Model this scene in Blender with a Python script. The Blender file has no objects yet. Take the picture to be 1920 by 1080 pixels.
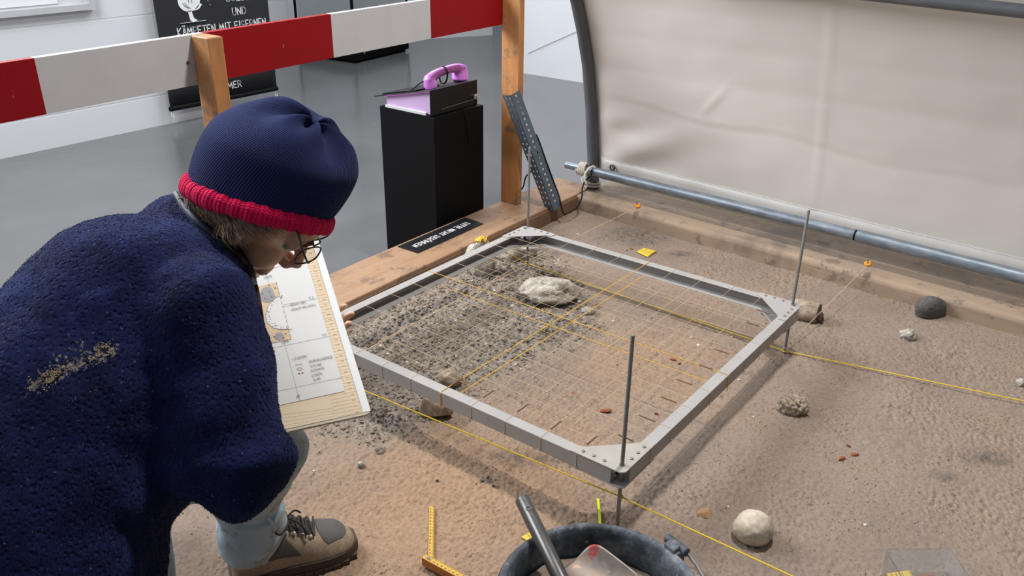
import bpy, bmesh, math, random
import numpy as np
from mathutils import Vector, Matrix, noise as mnoise
from mathutils.bvhtree import BVHTree
random.seed(7); rng = np.random.default_rng(7)
SC = bpy.context.scene; COL = SC.collection; PI = math.pi
V = Vector

# ------------------------------------------------------------------ camera
FPX = 1581.4
EYE = V((-1.2816, -0.6791, 1.2633)); YAW, PITCH, ROLL = 0.65203, 0.43834, 0.01302
FW = V((math.cos(YAW)*math.cos(PITCH), math.sin(YAW)*math.cos(PITCH), -math.sin(PITCH)))
_r = V((math.sin(YAW), -math.cos(YAW), 0)); _u = _r.cross(FW)
RT = _r*math.cos(ROLL) + _u*math.sin(ROLL); UP = -_r*math.sin(ROLL) + _u*math.cos(ROLL)
cd = bpy.data.cameras.new('camera'); cam = bpy.data.objects.new('camera', cd); COL.objects.link(cam)
cam.matrix_world = Matrix(((RT.x, UP.x, -FW.x, EYE.x), (RT.y, UP.y, -FW.y, EYE.y), (RT.z, UP.z, -FW.z, EYE.z), (0, 0, 0, 1)))
cd.sensor_width = 36.0; cd.lens = FPX/1920*36; cd.clip_start = 0.02; SC.camera = cam
def ray(px, py): return FW + RT*((px-960)/FPX) - UP*((py-540)/FPX)
def G(px, py, z=0.0):                      # where a sight line meets the level z
    d = ray(px, py); return EYE + d*((z-EYE.z)/d.z)
def A(px, py, t): return EYE + ray(px, py)*t
def PL(px, py, pt, n):
    d = ray(px, py); pt = V(pt); n = V(n); return EYE + d*(((pt-EYE).dot(n))/d.dot(n))

# ------------------------------------------------------------------ mesh helpers
def origin_of(parent):
    o = V((0, 0, 0))
    while parent is not None: o += parent.location; parent = parent.parent
    return o
def tag(o, label=None, cat=None, group=None, kind=None):
    if label: o['label'] = label
    if cat: o['category'] = cat
    if group: o['group'] = group
    if kind: o['kind'] = kind
    return o
def empty(name, loc, label=None, cat=None, group=None):
    o = bpy.data.objects.new(name, None); o.location = loc; o.empty_display_size = .05; COL.objects.link(o)
    return tag(o, label, cat, group)
def link_mesh(name, me, mat, parent=None, origin=None):
    o = bpy.data.objects.new(name, me); COL.objects.link(o)
    for m in (mat if isinstance(mat, (list, tuple)) else [mat]): me.materials.append(m)
    base = origin_of(parent)
    if parent is not None: o.parent = parent
    org = V(origin) if origin is not None else base
    if org.length > 0: me.transform(Matrix.Translation(-org))
    o.location = org - base
    return o
def frame_for(d):
    d = d.normalized(); a = V((0, 0, 1)) if abs(d.z) < .9 else V((1, 0, 0))
    x = d.cross(a).normalized(); return x, d.cross(x).normalized()
class MB:
    def __init__(s): s.v = []; s.f = []; s.mi = []; s.cur = 0
    def add(s, vs, fs):
        n = len(s.v); s.v += [tuple(p) for p in vs]; s.f += [tuple(i+n for i in f) for f in fs]; s.mi += [s.cur]*len(fs); return s
    def hexa(s, p):                         # 8 points: bottom loop 0-3, top loop 4-7
        return s.add(p, [(3, 2, 1, 0), (4, 5, 6, 7), (0, 1, 5, 4), (1, 2, 6, 5), (2, 3, 7, 6), (3, 0, 4, 7)])
    def box(s, a, b):
        (x0, y0, z0), (x1, y1, z1) = a, b
        return s.hexa([(x0, y0, z0), (x1, y0, z0), (x1, y1, z0), (x0, y1, z0), (x0, y0, z1), (x1, y0, z1), (x1, y1, z1), (x0, y1, z1)])
    def obox(s, c, ax, ay, az):             # centre and half axes
        c, ax, ay, az = V(c), V(ax), V(ay), V(az)
        return s.hexa([c-ax-ay-az, c+ax-ay-az, c+ax+ay-az, c-ax+ay-az, c-ax-ay+az, c+ax-ay+az, c+ax+ay+az, c-ax+ay+az])
    def bar(s, a, b, w, h, up=V((0, 0, 1))):
        a, b, up = V(a), V(b), V(up); d = b-a; y = up.cross(d).normalized(); z = d.cross(y).normalized()
        return s.obox((a+b)/2, d/2, y*w/2, z*h/2)
    def tube(s, pts, r, n=8, caps=True, closed=False, flat=1.0):
        pts = [V(p) for p in pts]; m = len(pts); rs = r if isinstance(r, (list, tuple)) else [r]*m
        T = []
        for i in range(m):
            if closed: d = pts[(i+1) % m]-pts[i-1]
            else: d = pts[min(i+1, m-1)]-pts[max(i-1, 0)]
            T.append(d.normalized() if d.length > 1e-9 else V((0, 0, 1)))
        x, y = frame_for(T[0]); vs = []
        for i in range(m):
            x = (x - T[i]*x.dot(T[i])).normalized(); y = T[i].cross(x).normalized()
            for k in range(n):
                a = 2*PI*k/n; vs.append(pts[i] + x*(rs[i]*math.cos(a)) + y*(rs[i]*flat*math.sin(a)))
        fs = []
        for i in range(m if closed else m-1):
            j = (i+1) % m
            for k in range(n):
                l = (k+1) % n; fs.append((i*n+k, i*n+l, j*n+l, j*n+k))
        if caps and not closed: fs += [tuple(range(n-1, -1, -1)), tuple((m-1)*n+k for k in range(n))]
        return s.add(vs, fs)
    def lathe(s, c, prof, n=32, ax=V((0, 0, 1)), caps=True):   # prof: (radius, height)
        c, ax = V(c), V(ax).normalized(); x, y = frame_for(ax); vs = []; fs = []; m = len(prof)
        for r, h in prof:
            for k in range(n):
                a = 2*PI*k/n; vs.append(c + ax*h + x*(r*math.cos(a)) + y*(r*math.sin(a)))
        for i in range(m-1):
            for k in range(n):
                l = (k+1) % n; fs.append((i*n+k, i*n+l, (i+1)*n+l, (i+1)*n+k))
        if caps:
            if prof[0][0] > 1e-6: fs.append(tuple(range(n-1, -1, -1)))
            if prof[-1][0] > 1e-6: fs.append(tuple((m-1)*n+k for k in range(n)))
        return s.add(vs, fs)
    def prism(s, poly, off):                # polygon swept along off
        off = V(off); n = len(poly); a = [V(p) for p in poly]; b = [p+off for p in a]
        return s.add(a+b, [tuple(range(n-1, -1, -1)), tuple(range(n, 2*n))] + [(i, (i+1) % n, n+(i+1) % n, n+i) for i in range(n)])
    def grid(s, P, nu, nv):                 # P(u,v) over an open patch
        vs = [P(i/(nu-1), j/(nv-1)) for j in range(nv) for i in range(nu)]
        return s.add(vs, [(j*nu+i, j*nu+i+1, (j+1)*nu+i+1, (j+1)*nu+i) for j in range(nv-1) for i in range(nu-1)])
    def ball(s, c, r, n=10, m=7):
        c = V(c); r = (r, r, r) if not isinstance(r, (tuple, list)) else r
        vs = [c+V((0, 0, -r[2]))]; fs = []
        for i in range(1, m):
            t = PI*i/m - PI/2
            for k in range(n): a = 2*PI*k/n; vs.append(c+V((r[0]*math.cos(t)*math.cos(a), r[1]*math.cos(t)*math.sin(a), r[2]*math.sin(t))))
        vs.append(c+V((0, 0, r[2]))); last = len(vs)-1
        for k in range(n): fs.append((0, 1+(k+1) % n, 1+k)); fs.append((last, last-n+k, last-n+(k+1) % n))
        for i in range(m-2):
            for k in range(n): fs.append((1+i*n+k, 1+i*n+(k+1) % n, 1+(i+1)*n+(k+1) % n, 1+(i+1)*n+k))
        return s.add(vs, fs)
    def mesh(s, name, smooth=None):
        me = bpy.data.meshes.new(name); me.from_pydata(s.v, [], s.f)
        if any(s.mi): me.polygons.foreach_set('material_index', s.mi)
        bm = bmesh.new(); bm.from_mesh(me); bmesh.ops.recalc_face_normals(bm, faces=bm.faces)
        if smooth is not None:
            ang = math.radians(smooth)
            for f in bm.faces: f.smooth = True
            for e in bm.edges:
                if len(e.link_faces) == 2 and e.calc_face_angle(0) > ang: e.smooth = False
        bm.to_mesh(me); bm.free(); me.update(); return me
    def build(s, name, mat, parent=None, smooth=40, origin=None, bevel=0, seg=2):
        o = link_mesh(name, s.mesh(name, smooth), mat, parent, origin)
        if bevel:
            b = o.modifiers.new('bevel', 'BEVEL'); b.width = bevel; b.segments = seg; b.limit_method = 'ANGLE'; b.angle_limit = math.radians(35)
        return o
def spline(pts, n=8):
    pts = [V(p) for p in pts]; out = []
    for i in range(len(pts)-1):
        p0 = pts[max(i-1, 0)]; p1 = pts[i]; p2 = pts[i+1]; p3 = pts[min(i+2, len(pts)-1)]
        for k in range(n):
            t = k/n; out.append(.5*((2*p1)+(p2-p0)*t+(2*p0-5*p1+4*p2-p3)*t*t+(3*p1-p0-3*p2+p3)*t**3))
    return out+[pts[-1]]

# ------------------------------------------------------------------ numpy noise
def _h(ix, iy, s):
    n = (ix.astype(np.int64)*374761393 + iy.astype(np.int64)*668265263 + s*1274126177) & 0xFFFFFFFF
    n = ((n ^ (n >> 13))*1274126177) & 0xFFFFFFFF; n = (n ^ (n >> 16)) & 0xFFFFFFFF
    return n/4294967295.0
def vnoise(x, y, s=0):
    ix = np.floor(x); iy = np.floor(y); fx = x-ix; fy = y-iy; fx = fx*fx*(3-2*fx); fy = fy*fy*(3-2*fy)
    a = _h(ix, iy, s); b = _h(ix+1, iy, s); c = _h(ix, iy+1, s); d = _h(ix+1, iy+1, s)
    return a+(b-a)*fx+(c-a)*fy+(a-b-c+d)*fx*fy
def fbm(x, y, o=4, s=0):
    t = 0; a = .5
    for k in range(o): t = t+a*(vnoise(x, y, s+k*17)-.5); x = x*2.03+3.1; y = y*2.03-1.7; a *= .5
    return t
def worley(x, y, s=0):
    ix = np.floor(x); iy = np.floor(y); best = np.full(x.shape, 9.)
    for dx in (-1, 0, 1):
        for dy in (-1, 0, 1):
            cx = ix+dx; cy = iy+dy; d = (cx+_h(cx, cy, s)-x)**2+(cy+_h(cx, cy, s+5)-y)**2; best = np.minimum(best, d)
    return np.sqrt(best)

# ------------------------------------------------------------------ materials
class M:
    def __init__(s, name):
        s.m = bpy.data.materials.new(name); s.m.use_nodes = True; s.nt = s.m.node_tree; s.b = s.nt.nodes['Principled BSDF']
        s.tc = None
    def n(s, t, **kw):
        o = s.nt.nodes.new(t)
        for k, v in kw.items(): setattr(o, k, v)
        return o
    def l(s, a, b): s.nt.links.new(a, b)
    def coord(s):
        if s.tc is None: s.tc = s.n('ShaderNodeTexCoord')
        return s.tc.outputs['Object']
    def mapped(s, scale=(1, 1, 1), rot=(0, 0, 0)):
        mp = s.n('ShaderNodeMapping'); s.l(s.coord(), mp.inputs['Vector']); mp.inputs['Scale'].default_value = scale; mp.inputs['Rotation'].default_value = rot
        return mp.outputs['Vector']
    def noise(s, scale, detail=4, rough=.55, vec=None, dist=0):
        o = s.n('ShaderNodeTexNoise'); s.l(vec or s.coord(), o.inputs['Vector']); o.inputs['Scale'].default_value = scale
        o.inputs['Detail'].default_value = detail; o.inputs['Roughness'].default_value = rough; o.inputs['Distortion'].default_value = dist
        return o.outputs['Fac']
    def ramp(s, fac, stops):
        o = s.n('ShaderNodeValToRGB'); s.l(fac, o.inputs['Fac']); e = o.color_ramp.elements
        while len(e) < len(stops): e.new(.5)
        for el, (p, c) in zip(e, stops): el.position = p; el.color = c if len(c) == 4 else (*c, 1)
        return o.outputs['Color']
    def mix(s, fac, a, b, mode='MIX'):
        o = s.n('ShaderNodeMix', data_type='RGBA', blend_type=mode)
        for i, x in ((0, fac), (6, a), (7, b)):
            if hasattr(x, 'is_output'): s.l(x, o.inputs[i])
            elif i == 0: o.inputs[0].default_value = x
            else: o.inputs[i].default_value = (*x, 1)
        return o.outputs[2]
    def math(s, op, a, b=0.):
        o = s.n('ShaderNodeMath', operation=op)
        for i, x in ((0, a), (1, b)):
            if hasattr(x, 'is_output'): s.l(x, o.inputs[i])
            else: o.inputs[i].default_value = x
        return o.outputs[0]
    def attr(s, name): o = s.n('ShaderNodeAttribute', attribute_name=name); return o.outputs['Fac']
    def bump(s, h, strength=.3, dist=.002, prev=None):
        o = s.n('ShaderNodeBump'); s.l(h, o.inputs['Height']); o.inputs['Strength'].default_value = strength; o.inputs['Distance'].default_value = dist
        if prev: s.l(prev, o.inputs['Normal'])
        return o.outputs['Normal']
    def out(s, col=None, rough=None, nrm=None, **kw):
        for nm, x in (('Base Color', col), ('Roughness', rough), ('Normal', nrm)):
            if x is None: continue
            if hasattr(x, 'is_output'): s.l(x, s.b.inputs[nm])
            else: s.b.inputs[nm].default_value = (*x, 1) if nm == 'Base Color' else x
        for k, v in kw.items(): s.b.inputs[k.replace('_', ' ')].default_value = v
        return s.m
def lin(r, g, b): return tuple((c/255/12.92 if c/255 <= .04045 else ((c/255+.055)/1.055)**2.4) for c in (r, g, b))
def simple(name, c, rough=.5, var=.12, scale=30, bump=0, **kw):
    m = M(name); f = m.noise(scale, 4); lo = tuple(x*(1-var) for x in c); hi = tuple(min(1, x*(1+var)) for x in c)
    nrm = m.bump(m.noise(scale*4, 3), bump, .001) if bump else None
    return m.out(m.ramp(f, [(.3, lo), (.7, hi)]), rough, nrm, **kw)
def wood(name, c1, c2, dark, axis='x', rough=.6, scale=1.0):
    m = M(name); sc = {'x': (.9, 9, 9), 'y': (9, .9, 9), 'z': (9, 9, .9)}[axis]
    v = m.mapped(tuple(k*scale for k in sc)); n1 = m.noise(3.2, 5, .6, v, .6); n2 = m.noise(14, 4, .6, v)
    col = m.ramp(n1, [(.3, c1), (.62, c2), (.8, c1)]); col = m.mix(m.ramp(n2, [(.42, (0, 0, 0)), (.7, (1, 1, 1))]), col, tuple(k*.82 for k in c2))
    sp = m.noise(2.7, 5, .7, m.mapped((1, 1.6, 1))); col = m.mix(m.ramp(sp, [(.50, (0, 0, 0)), (.64, (.6, .6, .6))]), col, dark); sp2 = m.noise(11, 4, .7, m.mapped((1, 1, 1), (.3, 0, .5))); col = m.mix(m.ramp(sp2, [(.58, (0, 0, 0)), (.63, (.65, .65, .65))]), col, dark)
    return m.out(col, rough, m.bump(n2, .25, .001))

MT = {}
MT['wall'] = simple('painted_wall', (.72, .73, .76), .6, .02, 3, .08)
MT['steel'] = simple('dull_steel', lin(128, 126, 124), .42, .12, 60, .05, Metallic=.35)
MT['black'] = simple('matt_black', (.004, .004, .0045), .6, .1, 20, Specular_IOR_Level=.12)
MT['chalk'] = simple('white_lettering', (.8, .8, .8), .8, .03)
# ------------------------------------------------------------------ the setting
FZ = -.2                                     # gallery floor
m = M('painted_floor'); n1 = m.noise(1.3, 4, .6); n2 = m.noise(60, 3)
MT['floor'] = m.out(m.ramp(n1, [(.3, (.096, .097, .100)), (.7, (.125, .125, .128))]), m.math('ADD', m.math('MULTIPLY', n1, .10), .13), m.bump(n2, .02, .0005), Specular_IOR_Level=.5)
o = MB().box((-6, -5, FZ-.1), (9, 9, FZ)).build('floor', MT['floor'], smooth=None); tag(o, 'smooth grey painted gallery floor', kind='structure')
# block wall: long courses with shallow joints
m = M('white_blockwork'); br = m.n('ShaderNodeTexBrick'); mp = m.n('ShaderNodeMapping'); m.l(m.coord(), mp.inputs['Vector']); mp.inputs['Rotation'].default_value = (PI/2, 0, 0); m.l(mp.outputs[0], br.inputs['Vector'])
br.inputs['Scale'].default_value = 1; br.inputs['Brick Width'].default_value = 9.0; br.inputs['Row Height'].default_value = .26; br.inputs['Mortar Size'].default_value = .006; br.inputs['Mortar Smooth'].default_value = .4
br.inputs['Color1'].default_value = (.72, .73, .76, 1); br.inputs['Color2'].default_value = (.69, .70, .73, 1); br.inputs['Mortar'].default_value = (.66, .67, .70, 1)
MT['block'] = m.out(br.outputs['Color'], .55, m.bump(m.math('MULTIPLY', br.outputs['Fac'], -1), .5, .004, m.bump(m.noise(25, 4), .12, .002)))
o = MB().box((-6, 4.66, FZ), (2.28, 4.82, 3.2)).build('wall_back', MT['block'], smooth=None); tag(o, 'white painted block wall behind the red and white barrier', kind='structure')
d = V((-.894, .447, 0)); nn = V((.447, .894, 0)); a = V((6.4, 5.51, 0)); b = a+d*5.0
o = MB().prism([(a.x, a.y, FZ), (b.x, b.y, FZ), (b.x+nn.x*.15, b.y+nn.y*.15, FZ), (a.x+nn.x*.15, a.y+nn.y*.15, FZ)], (0, 0, 3.4)).build('wall_far', MT['block'], smooth=None, origin=(0, 0, 0)); tag(o, 'white block wall set further back behind the display case', kind='structure')
o = MB().box((4.85, -3, FZ), (5.0, 4.02, 3.2)).build('wall_right', MT['wall'], smooth=None); tag(o, 'smooth white partition wall right of the tall post', kind='structure')
m_ = MB(); m_.bar((4.846, 3.86, -.02), (4.846, 3.22, .28), .006, .004, (1, 0, 0)); o = m_.build('trim_1', simple('grey_joint', (.5, .5, .53), .6), smooth=None, origin=(4.846, 3.5, .1)); tag(o, 'fine slanting grey joint line on the white partition', kind='structure')

# ------------------------------------------------------------------ sand bed
poly = [G(*p) for p in ((1000, 462), (1060, 505), (1105, 560), (1120, 610), (1075, 650), (985, 690), (900, 715), (875, 765), (800, 800), (700, 835), (590, 790), (560, 640), (680, 560), (830, 480))]
poly = np.array([(p.x, p.y) for p in poly])
def sdist(x, y):                            # signed distance, positive inside the broken soil
    best = np.full(x.shape, 9.); ins = np.zeros(x.shape, bool); n = len(poly)
    for i in range(n):
        ax, ay = poly[i]; bx, by = poly[(i+1) % n]; ex, ey = bx-ax, by-ay
        t = np.clip(((x-ax)*ex+(y-ay)*ey)/(ex*ex+ey*ey), 0, 1); best = np.minimum(best, (x-ax-t*ex)**2+(y-ay-t*ey)**2)
        c = ((ay > y) != (by > y)); ins ^= c & (x < (bx-ax)*(y-ay)/(by-ay+1e-12)+ax)
    return np.where(ins, 1, -1)*np.sqrt(best)
def soil(x, y):
    s = sdist(x, y)+fbm(x*9, y*9, 3, 4)*.10
    return np.clip(s/.10+.35, 0, 1)
def height(x, y):
    x = np.asarray(x, float); y = np.asarray(y, float); c = soil(x, y)
    h = fbm(x*1.7, y*1.7, 3, 1)*.022+fbm(x*9, y*9, 3, 2)*.006
    rough = np.clip(vnoise(x*6, y*6, 9)*1.8-.5, 0, 1)
    h = h+(.10+.90*rough**1.5)*(fbm(x*48+fbm(x*25, y*25, 2, 71)*1.5, y*62, 4, 3)*.0095)
    ck = (.72-worley(x*105+fbm(x*50, y*50, 2, 81)*2.6, y*135+fbm(x*50, y*50, 2, 83)*2.6, 11)); zone = np.clip(vnoise(x*5.5, y*5.5, 91)*2.2-.75+.8*np.exp(-(((x-.05)/.45)**2+((y-.05)/.5)**2)), 0, 1); h = h+zone*np.clip(ck, -.2, .5)*.010*(1-c)
    pit = np.clip(fbm(x*55+fbm(x*20, y*20, 2, 8)*2, y*85, 2, 6)-.17, 0, 1); h = h-pit*.022*(1-c)
    wx = x+fbm(x*30, y*30, 2, 41)*.02; wy = y+fbm(x*30, y*30, 2, 43)*.02; big = vnoise(x*11, y*11, 51)
    cl = (.8-worley(wx*46, wy*46, 1))*(.006+.020*big)+(.7-worley(wx*105, wy*105, 2))*.009+fbm(x*13, y*13, 3, 7)*.030+fbm(x*150, y*150, 2, 12)*.006
    h = h*(1-.5*c)+c*(.004+cl)
    return h
def gh(x, y): return float(height(np.array([x]), np.array([y]))[0])
X0, X1, Y0, Y1, ST = -1.5, 1.76, -1.35, 1.235, .0042
nx = int((X1-X0)/ST)+1; ny = int((Y1-Y0)/ST)+1
xs = np.linspace(X0, X1, nx); ys = np.linspace(Y0, Y1, ny); gx, gy = np.meshgrid(xs, ys)
gx, gy = gx.ravel(), gy.ravel(); gz = height(gx, gy)
me = bpy.data.meshes.new('sand'); me.vertices.add(nx*ny); me.vertices.foreach_set('co', np.column_stack([gx, gy, gz]).ravel())
i = (np.arange(ny-1)[:, None]*nx+np.arange(nx-1)[None]).ravel(); q = np.column_stack([i, i+1, i+nx+1, i+nx]).ravel()
nf = len(i); me.loops.add(nf*4); me.loops.foreach_set('vertex_index', q.astype(np.int32)); me.polygons.add(nf); me.polygons.foreach_set('loop_start', np.arange(nf, dtype=np.int32)*4)
me.polygons.foreach_set('use_smooth', np.ones(nf, bool)); me.update(calc_edges=True); me.validate()
at = me.attributes.new('soil', 'FLOAT', 'POINT'); at.data.foreach_set('value', soil(gx, gy).astype(np.float32))
wm = np.exp(-(((gx+.12)/.42)**2+((gy-.35)/.33)**2))+.5*np.exp(-(((gx-.75)/.3)**2+((gy-.25)/.22)**2))
fr_ = fbm(gx*70, gy*88, 3, 3); at = me.attributes.new('hollow', 'FLOAT', 'POINT'); at.data.foreach_set('value', np.clip((worley(gx*105+fbm(gx*50, gy*50, 2, 81)*2.6, gy*135+fbm(gx*50, gy*50, 2, 83)*2.6, 11)-.62)*2.5, 0, 1).astype(np.float32))
at = me.attributes.new('ochre', 'FLOAT', 'POINT'); at.data.foreach_set('value', np.clip(wm+fbm(gx*5, gy*5, 4, 21)*.8, 0, 1).astype(np.float32))
sm_ = np.zeros(len(gx))
for (px_s, py_s, rx_s, ry_s) in ((1190, 443, .13, .10), (1275, 478, .05, .03), (1845, 860, .06, .03), (1770, 893, .03, .02), (1000, 860, .12, .03), (915, 905, .02, .012), (1050, 470, .10, .05)):
    c_s = G(px_s, py_s); ca_, sa_ = math.cos(-.65), math.sin(-.65); ux_ = (gx-c_s.x)*ca_-(gy-c_s.y)*sa_; uy_ = (gx-c_s.x)*sa_+(gy-c_s.y)*ca_
    sm_ = np.maximum(sm_, np.exp(-((ux_/ry_s)**2+(uy_/rx_s)**2)))
at = me.attributes.new('smudge', 'FLOAT', 'POINT'); at.data.foreach_set('value', np.clip(sm_*1.1+fbm(gx*22, gy*22, 3, 61)*1.2*sm_, 0, .85).astype(np.float32))
m = M('excavated_sand')
a1 = m.noise(3.5, 5, .6); a2 = m.noise(45, 5, .65); a3 = m.noise(260, 3, .6)
base = m.ramp(a1, [(.3, lin(138, 123, 112)), (.55, lin(151, 135, 122)), (.75, lin(145, 127, 113))])
base = m.mix(m.math('MULTIPLY', m.attr('ochre'), .66), base, lin(182, 147, 114))
a4 = m.noise(130, 4, .65); base = m.mix(m.ramp(a4, [(.35, (.5, .5, .5)), (.55, (0, 0, 0))]), base, lin(112, 98, 87))
dots = m.noise(115, 2, .5, m.mapped((.75, 1.9, 1), (0, 0, .55)), .6); clus = m.ramp(m.noise(7, 4, .65), [(.46, (.06, .06, .06)), (.66, (1, 1, 1))]); pitm = m.math('MULTIPLY', m.ramp(dots, [(.62, (0, 0, 0)), (.68, (.75, .75, .75))]), clus); base = m.mix(pitm, base, lin(70, 60, 52))
base = m.mix(m.math('MULTIPLY', m.attr('soil'), .8), base, m.ramp(a2, [(.3, lin(122, 115, 107)), (.7, lin(156, 147, 138))]))
base = m.mix(m.math('MULTIPLY', m.attr('smudge'), m.ramp(a2, [(.35, (.2, .2, .2)), (.6, (.9, .9, .9))])), base, lin(88, 82, 78))
base = m.mix(m.math('MULTIPLY', m.attr('hollow'), .25), base, lin(98, 85, 75))
nrm = m.bump(a3, .45, .002, m.bump(a2, .35, .005, m.bump(m.math('MULTIPLY', pitm, -1.), .7, .004)))
MT['sand'] = m.out(base, .95, nrm, Specular_IOR_Level=.15)
o = link_mesh('sand_bed', me, MT['sand'], origin=(.2, 0, 0)); tag(o, 'brown trodden sand floor of the excavation pit', kind='structure')
o = MB().box((-1.5, -1.35, FZ), (1.7, 1.2, -.06)).build('floor_underlay', MT['sand'], smooth=None); tag(o, 'base under the sand of the pit', kind='structure')

# crumbs of soil: nobody could count them
ico = bmesh.new(); bmesh.ops.create_icosphere(ico, subdivisions=1, radius=1); icv = np.array([v.co for v in ico.verts]); icf = [[v.index for v in f.verts] for f in ico.faces]; icf = np.array(icf); ico.free()
def crumbs(name, pts, rads, mat, label):
    n = len(pts); sc_ = rng.uniform(.6, 1.3, (n, 1, 3)); sc_[:, :, 2] *= .62; vs = icv[None]*(1+rng.normal(0, .30, (n, len(icv), 1)))*np.array(rads)[:, None, None]*sc_+np.array(pts)[:, None]
    fs = (icf[None]+np.arange(n)[:, None, None]*len(icv)).reshape(-1, 3)
    me = bpy.data.meshes.new(name); me.from_pydata(vs.reshape(-1, 3), [], fs); me.polygons.foreach_set('use_smooth', np.ones(len(fs), bool)); me.attributes.new('tone', 'FLOAT', 'POINT').data.foreach_set('value', np.repeat(rng.uniform(0, 1, n), len(icv)).astype(np.float32))
    return tag(link_mesh(name, me, mat, origin=tuple(np.mean(pts, axis=0))), label, 'soil', kind='stuff')
cx = rng.uniform(-.6, 1.25, 60000); cy = rng.uniform(.0, 1.2, 60000); s_ = soil(cx, cy); k = rng.uniform(0, 1, 60000) < s_*.55
cx, cy = cx[k], cy[k]; rr = .0016+.0062*rng.beta(1, 3.2, len(cx))+(rng.uniform(0, 1, len(cx)) > .985)*.006
m = M('soil_crumb'); MT['crumb'] = m.out(m.mix(m.math('GREATER_THAN', m.attr('tone'), .965), m.mix(m.noise(60, 3), m.ramp(m.attr('tone'), [(.0, lin(124, 115, 106)), (.6, lin(148, 138, 128)), (1., lin(168, 156, 144))]), lin(132, 121, 110)), lin(206, 198, 188)), .95, m.bump(m.noise(300, 2), .4, .001), Specular_IOR_Level=.1)
crumbs('soil_crumbs', np.column_stack([cx, cy, height(cx, cy)+rr*.15]), rr, MT['crumb'], 'loose grey brown soil crumbs broken up under the left half of the frame')
cx = rng.uniform(-.6, 1.53, 9000); cy = rng.uniform(-1.1, 1.2, 9000); k = rng.uniform(0, 1, 9000) < (vnoise(cx*4, cy*4, 33)**3)*.7; cx, cy = cx[k], cy[k]; rr = .0014+.004*rng.beta(1, 6, len(cx))
crumbs('sand_grit', np.column_stack([cx, cy, height(cx, cy)+rr*.3]), rr, MT['crumb'], 'scattered grit lying on the open sand floor')

# ------------------------------------------------------------------ timber rim
MT['plank'] = wood('pale_timber', lin(144, 110, 82), lin(164, 131, 101), lin(98, 78, 66), 'x', .6)
MT['plank_y'] = wood('grey_timber', lin(146, 128, 112), lin(168, 146, 124), lin(106, 94, 86), 'y', .75)
BT = .07
c = G(1092, 333, BT)
pl = [V((-1.6, 1.17, BT)), V((1.70, 1.238, BT)), V((1.83, 1.24, BT)), V((1.83, 1.445, BT)), V((-1.6, 1.39, BT))]
b = MB(); b.prism([p-V((0, 0, .27)) for p in pl], (0, 0, .27))
root = empty('timber_beam', (.3, 1.3, FZ)); o = b.build('board', MT['plank'], root, bevel=.004); tag(root, 'long pale timber board rim carrying the black warning sign and both posts', 'timber beam', 'timber rim of the pit')
b = MB(); b.hexa([(-1.6, 1.162, -.06), (1.70, 1.230, -.06), (1.70, 1.2385, -.06), (-1.6, 1.1705, -.06), (-1.6, 1.162, BT-.012), (1.70, 1.230, BT-.012), (1.70, 1.2385, BT-.012), (-1.6, 1.1705, BT-.012)]); o = b.build('edge_strip', wood('dark_brown_timber', lin(112, 84, 64), lin(128, 98, 76), lin(84, 66, 54), 'x', .7), root, smooth=None); o['label'] = 'dark brown inner edge strip'  # strip along the inner side, a darker brown than the board
# tent wall runs slightly askew
TO = V((1.79, 1.24, 0)); TD = V((-.0545, -.9985, 0)); TN = V((-.9985, .0545, 0))
def tent(s, off, z): return TO+TD*s+TN*off+V((0, 0, z))
b = MB(); z0, z1 = -.2, BT-.004
b.prism([tent(-.02, .105, z0), tent(2.9, .105, z0), tent(2.9, -.3, z0), tent(-.02, -.3, z0)], (0, 0, z1-z0))
o = b.build('timber_beam', MT['plank_y'], bevel=.02, seg=4, origin=(1.8, 0, FZ)); tag(o, 'grey sandy timber beam along the foot of the canvas wall', 'timber beam', 'timber rim of the pit')
# ------------------------------------------------------------------ tent
prof = [(.0, -.05), (.0, .09), (-.004, .2), (.035, .443), (.075, .626), (.12, .76), (.172, .885), (.235, 1.0), (.32, 1.12), (.43, 1.235)]
def arc(z):                                   # inward offset of the canvas at height z
    zs = [.0, .2, .443, .626, .76, .885, 1.0, 1.12, 1.235]; os_ = [-.01, .0, .036, .075, .12, .172, .232, .315, .42]
    return float(np.interp(z, zs, os_))
m = M('cream_canvas'); cn = m.noise(1.2, 3); MT['canvas'] = m.out(m.ramp(cn, [(.3, (.75, .705, .64)), (.7, (.79, .745, .68))]), .46, m.bump(m.noise(2.2, 2, .5, m.mapped((1, 1, 2))), .25, .03, m.bump(m.noise(400, 2), .1, .0006)), Sheen_Weight=.1)
NU, NV = 170, 80
def smoothstep(a, b, x): t = min(1, max(0, (x-a)/(b-a))); return t*t*(3-2*t)
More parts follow.
